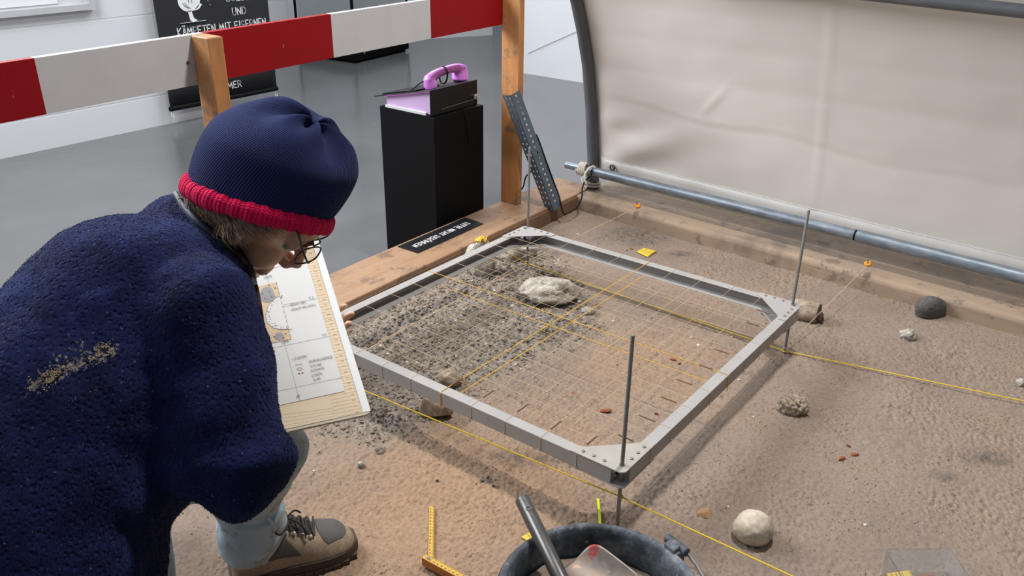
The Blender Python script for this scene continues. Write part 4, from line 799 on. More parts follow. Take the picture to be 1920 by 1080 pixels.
for u0, v0, u1, v1 in ((0, 0, 1, 0), (1, 0, 1, 1), (1, 1, 0, 1), (0, 1, 0, 0)):
    a_, c_ = bxp(u0, v0, gq), bxp(u1, v1, gq); b.bar(a_+V((0, 0, zb1/2-gq/2)), c_+V((0, 0, zb1/2-gq/2)), .0016, zb1-gq)
b.build('tray', MT['film'], root, smooth=None)
b = MB(); b.prism([bxp(-.015, -.02, zb1), bxp(1.015, -.02, zb1), bxp(1.015, 1.02, zb1), bxp(-.015, 1.02, zb1)], (0, 0, .002)); b.tube([bxp(-.02, -.025, zb1+.001), bxp(1.02, -.025, zb1+.001), bxp(1.02, 1.025, zb1+.001), bxp(-.02, 1.025, zb1+.001)], .0028, 6, closed=True); b.build('lid', MT['film'], root, bevel=.0005)
tz = gq+.004
def tg2(u, v): return bxp(-.10+.47*u, .13+.60*v, tz+.010*u)
root = empty('find_tag', tg2(.5, .5), 'yellow paper tag lying in the clear box', 'tag', 'yellow find tags')
b = MB(); b.grid(lambda u, v: tg2(.24+.76*u, v), 8, 8); o = b.build('card', MT['tag'], root, smooth=180); s_ = o.modifiers.new('solidify', 'SOLIDIFY'); s_.thickness = .001
b = MB()
for u in (.36, .52, .72): b.bar(tg2(u, .05)+V((0, 0, .0012)), tg2(u, .95)+V((0, 0, .0012)), .0012, .0005)
b.bar(tg2(.52, .45)+V((0, 0, .0012)), tg2(.72, .45)+V((0, 0, .0012)), .0012, .0005); b.build('writing', simple('brown_ink_lines', (.22, .14, .02), .8), root, smooth=None)
pc = bxp(.62, .30, 0); rock('pottery_shard', pc, (.022, .014, .009), yr+.2, MT['shard'], 'brown pottery shard lying in the clear box', 'shard', seed=101, rough=.2, facet=.7, sub=3, sink=.1, z=gq+.001)
# ------------------------------------------------------------------ drawing board
bB, bT, bC = A(697, 775, 1.42), A(596, 447, 1.68), A(535, 812, 1.37)
E2 = (bT-bB).normalized(); E1 = (bC-bB).normalized(); BN = E2.cross(E1).normalized()
if BN.z < 0: BN = -BN
E1 = (E1-E2*E1.dot(E2)).normalized(); BLEN, BWID = (bT-bB).length, .30
def bd(px, py, lift=0.): return PL(px, py, bB, BN)+BN*lift
def buv(u, v, lift=0.): return bB+E1*(BWID*(1-u))+E2*(BLEN*v)+BN*lift     # u left to right, v bottom to top
BOARD = empty('drawing_board', bB, 'pale drawing board with a pencilled excavation plan held by the crouching person', 'drawing board')
b = MB(); cr = .012
def rc(pts, z):
    return [p for p in pts]
co = [buv(0, 0), buv(1, 0), buv(1, 1), buv(0, 1)]; out = []
for i in range(4):
    p = co[i]; a = (co[i-1]-p).normalized(); c = (co[(i+1) % 4]-p).normalized()
    for k in range(5): t = k/4; q0_, q1_ = p+a*cr, p+c*cr; out.append(q0_.lerp(p, t).lerp(p.lerp(q1_, t), t))
b.prism([p-BN*.005 for p in out], BN*.005); b.build('panel', simple('board_cream', (.60, .52, .40), .6, .05, 8), BOARD, smooth=None)
m = M('graph_paper'); mp = m.mapped((1, 1, 1)); gw = m.noise(10, 4); MT['graph'] = m.out(m.ramp(gw, [(.3, lin(218, 198, 168)), (.7, lin(230, 214, 188))]), .7)
def sheet(name, q, lift, mat, parent=BOARD, th=.0004):
    b = MB(); b.prism([p+BN*lift for p in q], BN*th); return b.build(name, mat, parent, smooth=None)
def strip(u0, v0, u1, v1): return [buv(u0, v0), buv(u1, v0), buv(u1, v1), buv(u0, v1)]
sheet('graph_paper', strip(.012, .012, .95, .985), .0002, MT['graph'])
gp_ = MB()
for i in range(1, 60):
    w = .0004 if i % 5 == 0 else .00018
    v = i/60; gp_.bar(buv(.80, v, .0008), buv(.95, v, .0008), w, .0002, BN)
for i in range(11): gp_.bar(buv(.80+i*.0145, .012, .0008), buv(.80+i*.0145, .985, .0008), .00018, .0002, BN)
for i in range(5): gp_.bar(buv(.02, .012+i*.026, .0008), buv(.80, .012+i*.012, .0008), .00018, .0002, BN)
gp_.build('grid_lines', simple('graph_lines', lin(216, 194, 166), .8), BOARD, smooth=None)
gm = MB()
for i in range(34): v = .02+i*.0287; gm.bar(buv(.915, v, .0008), buv(.935, v, .0008), .0016, .0002, BN)
gm.build('scale_marks', simple('orange_ink', lin(206, 168, 120), .8), BOARD, smooth=None)
sheet('edge_tape', strip(.955, .012, .998, .99), .0003, simple('white_tape', (.74, .76, .78), .4, .02, 8))
MT['film2'] = simple('drafting_film', (.66, .67, .67), .45, .03, 6)
fR0, fR1 = bd(646, 734), bd(575, 490); fL0 = bd(505, 765)
eb = (fL0-fR0); fq = [fR0+eb*1.35, fR0, fR0+(fR1-fR0)*1.22, fR0+(fR1-fR0)*1.22+eb*1.35]
sheet('drawing_film', fq, .0011, MT['film2'])
LZ = .0017
pat = sheet('trench_wash', [bd(480, 539), bd(518, 530), bd(546, 637), bd(494, 648), bd(470, 640)], .0015, simple('sand_wash', lin(206, 184, 152), .8, .08, 90), th=.0002)
def blobp(name, c, rx, ry, mat, lift=.0018, n=24, ph=0.): return sheet(name, [bd(c[0]+rx*(1+.12*math.sin(3*t*2*PI/n+ph))*math.cos(t*2*PI/n), c[1]+ry*(1+.10*math.cos(2*t*2*PI/n+ph))*math.sin(t*2*PI/n)) for t in range(n)], lift, mat, th=.0002)
MT['wash'] = simple('grey_wash', lin(150, 148, 152), .8, .12, 120)
blobp('stone_wash', (501, 554), 14, 16, MT['wash']); blobp('stone_wash', (486, 588), 8, 18, MT['wash']); blobp('stone_wash', (524, 632), 9, 8, MT['wash'])
sheet('void_outline', [bd(*p) for p in ((525, 556), (514, 562), (503, 574), (498, 592), (501, 606), (512, 616), (526, 619), (541, 618), (536, 590), (530, 567))], .0018, MT['film2'], th=.0002)
MT['ink'] = simple('pencil_grey', (.20, .20, .21), .8, .05); MT['fine'] = simple('fine_pencil', (.34, .34, .35), .8, .05)
b = MB()
def bl(p, q, w=.0006): b.bar(bd(*p, .0016), bd(*q, .0016), w, .0003, BN)
for p, q in (((484, 509), (576, 491)), ((501, 578), (594, 561)), ((485, 659), (616, 632)), ((509, 737), (641, 709)), ((498, 508), (562, 753)), ((523, 578), (546, 573)), ((494, 600), (520, 600))): bl(p, q)
b.build('plan_line', MT['fine'], BOARD, smooth=None)
b = MB()
pts = [(525, 556), (514, 562), (503, 574), (498, 592), (501, 606), (512, 616), (526, 619), (541, 618)]
for p, q in zip(pts, pts[1:]): b.bar(bd(*p, .0021), bd(*q, .0021), .0007, .0003, BN)
dash = [(518, 530), (546, 637)]
for i in range(12): b.bar(bd(518+28*i/12, 530+107*i/12, .0021), bd(518+28*(i+.6)/12, 530+107*(i+.6)/12, .0021), .0008, .0003, BN)
for i in range(10): b.bar(bd(546-52*i/10, 637+11*i/10, .0021), bd(546-52*(i+.6)/10, 637+11*(i+.6)/10, .0021), .0008, .0003, BN)
for i in range(46):
    t = rng.uniform(0, 1); k = int(t*6.99); f = t*7-k; x = pts[k][0]+(pts[k+1][0]-pts[k][0])*f+rng.uniform(1, 8); y = pts[k][1]+(pts[k+1][1]-pts[k][1])*f-rng.uniform(-1, 5)
    b.obox(bd(x, y, .0021), E1*.0007, E2*.0006, BN*.0002)
for (x, y) in ((492, 552), (497, 560), (505, 548), (509, 558), (504, 536), (516, 541), (498, 630), (505, 634), (514, 632), (536, 627), (531, 634)): b.obox(bd(x, y, .0023), E1*.0012, E2*.0010, BN*.0002)
b.build('pencil_mark', MT['ink'], BOARD, smooth=None)
b = MB()
def bw(t, p, q, h=.0052):
    a, c = bd(*p, LZ+.0006), bd(*q, LZ+.0006); ux = (c-a); L = ux.length; ux.normalize(); uy = BN.cross(ux).normalized()
    if uy.dot(E2) < 0: uy = -uy
    write(b, t, a, ux, uy, h, .00036, L/(textlen(t)*h), t=.0002)
bw('LEGENDE:', (550, 677), (578, 670)); bw('GRABUNGSGRENZE', (580, 682), (624, 672)); bw('STEINE', (583, 691), (604, 686)); bw('KERAMIK', (584, 699), (609, 693)); bw('EISEN', (586, 708), (604, 703)); bw('GLAS', (589, 716), (601, 712))
bw('NEGATIV EINES', (546, 575), (574, 569), .0044); bw('GRANITFINDLINGES', (547, 584), (592, 574), .0042); bw('GRAB', (529, 646), (542, 642), .005); bw('GRAB', (496, 524), (510, 520), .005); bw('54', (605, 632), (612, 630), .005); bw('53', (580, 562), (588, 560), .005); bw('ON', (561, 748), (563, 742), .005)
bw('I', (546, 1e-9+686), (548, 685.6), .0001) if False else None
o = b.build('lettering', MT['ink'], BOARD, smooth=None); o['label'] = 'small pencilled capitals'
b = MB(); b.tube([bd(562+5*math.cos(t*PI/8), 693+2.5*math.sin(t*PI/8), .0018) for t in range(16)], .0003, 5, closed=True); b.bar(bd(553, 686, .0018), bd(567, 683, .0018), .0006, .0003, BN); b.build('legend_symbol', MT['ink'], BOARD, smooth=None)
b = MB(); b.bar(bd(559, 702, .0018), bd(563, 701, .0018), .0022, .0003, BN); b.bar(bd(565, 701, .0018), bd(569, 700, .0018), .0018, .0003, BN); b.build('legend_symbol', MT['shard'], BOARD, smooth=None)

# ------------------------------------------------------------------ person
PERSON_LABEL = 'crouching person in navy fleece jacket and red brimmed blue knit hat, reading a drawing board'
def frustum(b, a, ra, c, rb_, n=20):
    a, c = V(a), V(c); d = c-a; L = d.length
    b.ball(a, ra, n, n//2); b.ball(c, rb_, n, n//2)
    if L > 1e-6: b.lathe(a, [(ra, 0), (rb_, L)], n, d)
def ell(b, c, ax, r, n=20, m_=12):
    k = MB().ball((0, 0, 0), 1, n, m_); c = V(c)
    b.add([c+ax[0]*(p[0]*r[0])+ax[1]*(p[1]*r[1])+ax[2]*(p[2]*r[2]) for p in k.v], k.f)
def fuse(name, b, voxel, iters, fac=.5):
    me = bpy.data.meshes.new(name+'_tmp'); me.from_pydata(b.v, [], b.f); o = bpy.data.objects.new(name+'_tmp', me); COL.objects.link(o)
    r = o.modifiers.new('r', 'REMESH'); r.mode = 'VOXEL'; r.voxel_size = voxel; s_ = o.modifiers.new('s', 'SMOOTH'); s_.iterations = iters; s_.factor = fac
    dg = bpy.context.evaluated_depsgraph_get(); dg.update(); me2 = bpy.data.meshes.new_from_object(o.evaluated_get(dg)); me2.name = name
    bpy.data.objects.remove(o); bpy.data.meshes.remove(me)
    me2.polygons.foreach_set('use_smooth', np.ones(len(me2.polygons), bool)); return me2
def displace(me, fn):
    n = len(me.vertices); co = np.empty(n*3); me.vertices.foreach_get('co', co); no = np.empty(n*3); me.vertex_normals.foreach_get('vector', no)
    co = co.reshape(-1, 3); no = no.reshape(-1, 3); d = np.array([fn(V(p), V(q)) for p, q in zip(co, no)]); me.vertices.foreach_set('co', (co+no*d[:, None]).ravel()); me.update()
def basis(r, u, b_): return (RT*r+UP*u-FW*b_).normalized()
HU = basis(.76, .48, .44); HF = basis(.638, -.672, -.38); HF = (HF-HU*HF.dot(HU)).normalized(); HR = HF.cross(HU).normalized()
HC = A(474, 394, 1.30)
def H(f, l, u): return HC+HF*f-HR*l+HU*u
FD = V((.89, -.45, 0)).normalized(); LD = V((.45, .89, 0)).normalized()       # person's forward and left
shR, shL = A(362, 605, 1.13), V((-.575, .575, .68)); elR, elL = A(435, 868, 1.10), V((-.70, .575, .47))
wrR = A(436, 735, 1.31)
tips = buv(1, .50)-BN*.014; hd_ = -E1
wrL = tips+E1*.162-BN*.034; hd_ = (tips-BN*.004-wrL).normalized()
hipR, hipL = A(140, 870, 1.22), A(110, 820, 1.36); knR, knL = V((-.575, .375, .385)), A(228, 850, 1.50)
anR = V((-.545, .535, .10)); anL = G(274, 1140, .10)
# body: one continuous surface
b = MB(); ax = (HF, -HR, HU)
ell(b, H(-.012, 0, .035), ax, (.094, .074, .086)); ell(b, H(.030, 0, -.02), ax, (.056, .056, .075)); ell(b, H(.060, 0, .052), ax, (.034, .050, .034))
for s_ in (-1, 1):
    ell(b, H(.048, .034*s_, -.018), ax, (.034, .028, .030)); frustum(b, H(.005, .052*s_, -.055), .018, H(.068, .012*s_, -.092), .017, 12)
    frustum(b, H(.084, .014*s_, .040), .0085, H(.072, .046*s_, .036), .008, 10); ell(b, H(.094, .011*s_, -.026), ax, (.011, .008, .008), 10, 8)
    frustum(b, H(.086, .004*s_, -.056), .0062, H(.078, .020*s_, -.060), .004, 8); frustum(b, H(.085, .004*s_, -.067), .0068, H(.077, .018*s_, -.064), .004, 8)
    ell(b, H(-.004, .074*s_, -.002), ax, (.018, .007, .030), 12, 8); ell(b, H(.0, .080*s_, .004), ax, (.010, .004, .016), 10, 8)
ell(b, H(.070, 0, -.090), ax, (.018, .018, .015)); frustum(b, H(.084, 0, .030), .0085, H(.108, 0, -.018), .0095, 12); ell(b, H(.080, 0, -.062), ax, (.012, .026, .014), 12, 8)
nb = A(368, 470, 1.31)
frustum(b, H(-.030, 0, -.03), .058, nb, .062); frustum(b, H(.012, 0, -.06), .040, A(400, 520, 1.34), .05)
torso = [(A(350, 500, 1.29), .08), (A(310, 570, 1.26), .10), (A(230, 650, 1.19), .115), (A(150, 780, 1.15), .105), ((hipR+hipL)/2, .075)]
for (p, r_), (q, s_) in zip(torso, torso[1:]): frustum(b, p, r_, q, s_)
frustum(b, A(310, 570, 1.26), .09, shR, .055); frustum(b, A(310, 570, 1.26), .09, shL, .055)
frustum(b, shR, .05, elR, .042); frustum(b, elR, .042, wrR, .027); frustum(b, shL, .05, elL, .04); frustum(b, elL, .04, wrL, .027)
for hp, kn, an in ((hipR, knR, anR), (hipL, knL, anL)): frustum(b, hp, .05, kn, .036); frustum(b, kn, .036, an, .026); frustum(b, an, .026, an+FD*.09-V((0, 0, .055)), .020)
def hand(b, wrist, d, nrm, curl, thumb_curl=.5, spread=.0):
    th = nrm.cross(d).normalized()*hand.side; d = d.normalized()
    for k in range(4):
        o_ = (1.5-k)*.0185; frustum(b, wrist+th*o_*.6, .013, wrist+d*.085+th*o_, .0105, 10)
        L = (.044, .048, .045, .034)[k]; p = wrist+d*(.085-(.0, .0, .003, .010)[k])+th*o_; dd = d.copy(); rr = .0092-.0008*(k == 3); dd = (d+th*(1.5-k)*spread).normalized(); a = 0
        for j, (l, c_) in enumerate(zip((L, L*.62, L*.5), curl[k])):
            a += c_; q = p+(dd*math.cos(a)+nrm*math.sin(a))*l; frustum(b, p, rr, q, rr-.0008, 10); p = q; rr -= .0008
    p = wrist+d*.025+th*.026; q = p+(th*.7+d*.7+nrm*.25*thumb_curl).normalized()*.042; frustum(b, p, .013, q, .0105, 10); frustum(b, q, .0105, q+(th*.25+d*.9+nrm*.4*thumb_curl).normalized()*.03, .009, 10)
hand.side = 1
TH = BN.cross(hd_).normalized(); hand.side = 1
hand(b, wrL, hd_, BN, [(.0, .1, .2), (-.02, .1, .25), (.0, .12, .3), (.0, .1, .2)], .2, .05)
dR = (bd(395, 640, .03)-wrR).normalized(); nR = (-BN-dR*(-BN).dot(dR)).normalized(); hand(b, wrR, dR, nR, [(.25, .5, .4)]*4, .5, .0)
skin = M('skin'); sn = skin.noise(60, 4); MT['skin'] = skin.out(skin.ramp(sn, [(.3, lin(216, 172, 144)), (.7, lin(232, 190, 160))]), .42, skin.bump(skin.noise(300, 3), .06, .0006), Subsurface_Weight=.15, Subsurface_Radius=(.01, .004, .002))
me = fuse('person', b, .0036, 4); PERSON = link_mesh('person', me, MT['skin'], origin=(anR.x-.1, anR.y, 0)); tag(PERSON, PERSON_LABEL, 'person')
HEADBVH = BVHTree.FromPolygons([v.co+PERSON.location for v in me.vertices], [p.vertices[:] for p in me.polygons])
# eyes, lids
for s_ in (-1, 1):
    b = MB(); ec = H(.067, .032*s_, .026); b.ball(ec, .0125, 16, 10); e = b.build('eye', simple('eye_white', (.42, .39, .36), .15, .03), PERSON)
    b = MB(); b.lathe(ec+HF*.0116-HU*.003, [(.0058, 0), (.0045, .0012), (0, .0016)], 14, HF-HU*.3); b.build('iris', simple('brown_iris', (.05, .03, .02), .1, .1), e)
    b = MB(); b.grid(lambda u, v: ec+(HF*math.cos((u-.5)*2.2)*math.cos(.15+v*1.1)-HR*math.sin((u-.5)*2.2)*math.cos(.15+v*1.1)+HU*math.sin(.15+v*1.1))*.0138, 12, 8); b.build('eyelid', MT['skin'], PERSON, smooth=180)
    b = MB(); b.tube([H(.089, .016*s_, .047), H(.091, .028*s_, .052), H(.081, .046*s_, .047)], [.003, .0036, .002], 8); b.build('eyebrow', simple('brow_hair', (.12, .08, .05), .8, .2), PERSON)
b = MB(); b.tube([H(.087, .021*t, -.0615-.002*math.cos(t*2.5)) for t in (-1, -.5, 0, .5, 1)], [.001, .0028, .003, .0028, .001], 8); b.build('lips', simple('lip_skin', lin(160, 92, 80), .35, .06), PERSON)
# ----- fleece jacket
def fleece(name, c1, c2):
    m = M(name); n1 = m.noise(14, 5, .65); n2 = m.noise(150, 3, .6); n3 = m.noise(420, 2, .6); vo = m.n('ShaderNodeTexVoronoi'); m.l(m.coord(), vo.inputs['Vector']); vo.inputs['Scale'].default_value = 130
    pit = m.ramp(vo.outputs['Distance'], [(.12, (0, 0, 0)), (.45, (1, 1, 1))]); col = m.ramp(n1, [(.3, c1), (.7, c2)])
    col = m.mix(m.math('MULTIPLY', m.math('GREATER_THAN', m.attr('dirt'), m.noise(170, 4, .75)), .9), col, m.ramp(n2, [(.35, lin(96, 88, 82)), (.65, lin(168, 156, 138))]))
    lint = m.ramp(m.noise(230, 1, .5), [(.735, (0, 0, 0)), (.76, (.5, .5, .5))]); col = m.mix(lint, col, lin(120, 126, 150))
    return m.out(col, .95, m.bump(n3, .4, .002, m.bump(pit, .55, .0035, m.bump(n2, .45, .003))), Sheen_Weight=.14, Sheen_Roughness=.5, Sheen_Tint=(.25, .32, .7, 1), Specular_IOR_Level=.1)
MT['fleece'] = fleece('navy_fleece', lin(19, 23, 48), lin(34, 42, 86))
b = MB()
tj = [(A(352, 462, 1.31), .082), (A(325, 545, 1.28), .124), (A(262, 612, 1.205), .165), (A(145, 775, 1.135), .174), (A(62, 985, 1.075), .160), (A(50, 1120, 1.06), .160)]
for (p, r_), (q, s_) in zip(tj, tj[1:]): frustum(b, p, r_, q, s_, 28)
frustum(b, A(338, 590, 1.28), .115, A(255, 740, 1.25), .15, 28)
frustum(b, A(345, 560, 1.24), .10, shR, .090, 24); frustum(b, A(330, 520, 1.28), .11, shL, .085, 24)
frustum(b, shR, .088, elR, .076, 24); frustum(b, elR, .074, wrR, .050, 24); frustum(b, shL, .085, elL, .07, 24); frustum(b, elL-BN*.02, .064, wrL+E1*.05-BN*.012, .034, 24)
me = fuse('jacket', b, .0075, 9)
ad = (elR-shR).normalized()
def jfold(p, n):
    h = .006*mnoise.fractal(p*5, 1, 2, 3)+.0022*mnoise.fractal(p*26, 1, 2, 3)
    t = (p-shR).dot(ad); L = (elR-shR).length; d = (p-shR-ad*t).length
    if d < .14 and -.05 < t < L+.1:
        h += .006*math.sin(t*70+4*mnoise.noise(p*9))*smoothstep(.10, .24, t)+.004*math.sin(t*38+(p.x-p.y)*30)
    return h
displace(me, jfold)
JB = BVHTree.FromPolygons([v.co.copy() for v in me.vertices], [p.vertices[:] for p in me.polygons])
def onj(px, py): return JB.ray_cast(EYE, ray(px, py).normalized())[0]
n = len(me.vertices); dirt = np.zeros(n); co = np.empty(n*3); me.vertices.foreach_get('co', co); co = co.reshape(-1, 3)
for (x0, y0, x1, y1, w, k) in ((62, 722, 205, 655, .021, .53), (85, 690, 150, 640, .015, .45), (125, 760, 195, 728, .009, .42), (500, 950, 530, 930, .014, .42), (455, 955, 500, 962, .012, .36), (330, 705, 350, 720, .008, .42), (50, 740, 75, 715, .01, .5)):
    a_, c_ = onj(x0, y0), onj(x1, y1)
    if a_ is None or c_ is None: continue
    a_, c_ = np.array(a_), np.array(c_); e = c_-a_; t = np.clip(((co-a_)@e)/(e@e), 0, 1); d = np.linalg.norm(co-a_-t[:, None]*e, axis=1); dirt = np.maximum(dirt, k*np.exp(-(d/w)**2))
me.attributes.new('dirt', 'FLOAT', 'POINT').data.foreach_set('value', dirt.astype(np.float32))
# woolly nap: short tufts of the same cloth
me.calc_loop_triangles(); nt = len(me.loop_triangles); tv = np.empty(nt*3, np.int32); me.loop_triangles.foreach_get('vertices', tv); tv = tv.reshape(-1, 3); no = np.empty(n*3); me.vertex_normals.foreach_get('vector', no); no = no.reshape(-1, 3)
ar = np.linalg.norm(np.cross(co[tv[:, 1]]-co[tv[:, 0]], co[tv[:, 2]]-co[tv[:, 0]]), axis=1); NT = 85000; pick = rng.choice(nt, NT, p=ar/ar.sum()); w = rng.dirichlet((1, 1, 1), NT)
P = (co[tv[pick]]*w[:, :, None]).sum(1); Nn = (no[tv[pick]]*w[:, :, None]).sum(1); D = (dirt[tv[pick]]*w).sum(1); T_v = rng.normal(0, 1, (NT, 3)); T_v -= Nn*(T_v*Nn).sum(1)[:, None]; T_v /= np.linalg.norm(T_v, axis=1)[:, None]; B_v = np.cross(Nn, T_v)
low = np.clip((.86-P[:, 2])/.35, 0, 1); Lh = rng.uniform(.0006, .0018, NT)*(1+.45*low); wd = rng.uniform(.0003, .0007, NT)
tip = P+Nn*(Lh*.75)[:, None]+T_v*(Lh*.9)[:, None]; base1 = P-Nn*.0012+B_v*wd[:, None]; base2 = P-Nn*.0012-B_v*wd[:, None]; mid = P+Nn*(Lh*.62)[:, None]+T_v*(Lh*.25)[:, None]
tv4 = np.stack([base1, base2, mid+B_v*(wd*.7)[:, None], mid-B_v*(wd*.7)[:, None], tip], 1).reshape(-1, 3)
base = n+np.arange(NT)[:, None]*5; faces = [p.vertices[:] for p in me.polygons]+[tuple(r_) for r_ in (base+np.array([[0, 1, 3, 2]])).tolist()]+[tuple(r_) for r_ in (base+np.array([[2, 3, 4]])).tolist()]
me2 = bpy.data.meshes.new('jacket'); me2.from_pydata(np.vstack([co, tv4]), [], faces); me2.polygons.foreach_set('use_smooth', np.ones(len(faces), bool)); me2.attributes.new('dirt', 'FLOAT', 'POINT').data.foreach_set('value', np.concatenate([dirt, np.repeat(D, 5)]).astype(np.float32))
JACKET = link_mesh('jacket', me2, MT['fleece'], PERSON); JACKET['label'] = 'navy blue fleece jacket with dried mud on the back'
# grains of dried mud caught in the nap
pts = [];
for _ in range(900):
    t = rng.uniform(0, 1); x = 62+143*t+rng.normal(0, 5); y = 722-67*t+rng.normal(0, 9)
    q = onj(x, y)
    if q is not None and mnoise.noise(q*55)+.5*mnoise.noise(q*160) >  .22: pts.append(q[:])
if pts:
    npt = len(pts); rd = .0004+.0012*rng.beta(1, 3, npt); vs = icv[None]*(1+rng.normal(0, .25, (npt, len(icv), 1)))*rd[:, None, None]+np.array(pts)[:, None]+np.array((-FW)[:])*.002
    fs_ = (icf[None]+np.arange(npt)[:, None, None]*len(icv)).reshape(-1, 3); mm = bpy.data.meshes.new('dried_mud'); mm.from_pydata(vs.reshape(-1, 3), [], fs_); o = link_mesh('dried_mud', mm, simple('mud_grain', lin(168, 150, 124), .9, .3, 200), JACKET); o['kind'] = 'stuff'; o['label'] = 'dried mud grains'
# collar binding and zip edge
def edge(name, pxs, r, mat, lift, parent=PERSON, flat=1.):
    P_ = []
    for x, y, t in pxs:
        h_ = onj(x, y); d_ = ray(x, y).normalized()
        q = A(x, y, t); 
        if h_ is not None and abs((h_-EYE).dot(FW)-t) < .06: q = h_-d_*lift
        P_.append(q)
    b = MB(); b.tube(spline(P_, 6), r, 8, flat=flat); return b.build(name, mat, parent)
MT['trim'] = simple('teal_binding', lin(52, 66, 80), .6, .15, 90, .1); MT['zip'] = simple('black_zip', (.012, .012, .016), .6, .2, 200, .3)
edge('collar_binding', ((330, 364, 1.28), (345, 388, 1.255), (368, 415, 1.24), (395, 440, 1.235), (425, 463, 1.24)), .0056, MT['trim'], .004)
edge('zip_edge', ((425, 463, 1.24), (448, 482, 1.245), (466, 506, 1.25), (477, 535, 1.255), (485, 575, 1.26), (490, 615, 1.26), (490, 650, 1.26)), .005, MT['zip'], .003)
# ----- trousers
m = M('pale_canvas_trousers'); t1 = m.noise(12, 4, .6); t2 = m.noise(22, 5, .7, None, .8); col = m.ramp(t1, [(.3, lin(166, 186, 200)), (.7, lin(186, 204, 216))]); col = m.mix(m.ramp(t2, [(.54, (0, 0, 0)), (.66, (.8, .8, .8))]), col, lin(146, 128, 108)); MT['trouser'] = m.out(col, .85, m.bump(m.noise(420, 2), .15, .0006))
b = MB(); frustum(b, hipR, .095, knR, .060); frustum(b, knR, .058, anR+V((-.005, 0, .075)), .062); frustum(b, hipL, .10, knL, .068); frustum(b, knL, .064, anL+V((0, 0, .05)), .058); frustum(b, hipR, .10, hipL, .10)
cb = anR+V((-.002, .0, .0)); b.lathe(cb-V((0, 0, .028)), [(0, 0), (.066, .0), (.069, .012), (.067, .05), (.062, .12)], 28, (knR-anR)+V((0, 0, .3)))
me = fuse('trousers', b, .005, 3); displace(me, lambda p, n_: .004*mnoise.fractal(p*16, 1, 2, 3)+.003*math.sin(p.z*75+3*mnoise.noise(p*14))*smoothstep(.26, .08, p.z)); TR = link_mesh('trousers', me, MT['trouser'], PERSON); TR['label'] = 'pale work trousers smeared with mud'
TB = BVHTree.FromPolygons([v.co+PERSON.location for v in me.vertices], [p.vertices[:] for p in me.polygons])
sp = []
for x, y in ((500, 968), (512, 985), (512, 1005), (515, 1030), (519, 1044)):
    h_ = TB.ray_cast(EYE, ray(x, y).normalized())[0]
    if h_ is not None: sp.append(h_)
if len(sp) > 2: b = MB(); b.tube(spline(sp, 5), .0028, 6); b.build('trouser_seam', MT['trouser'], TR)
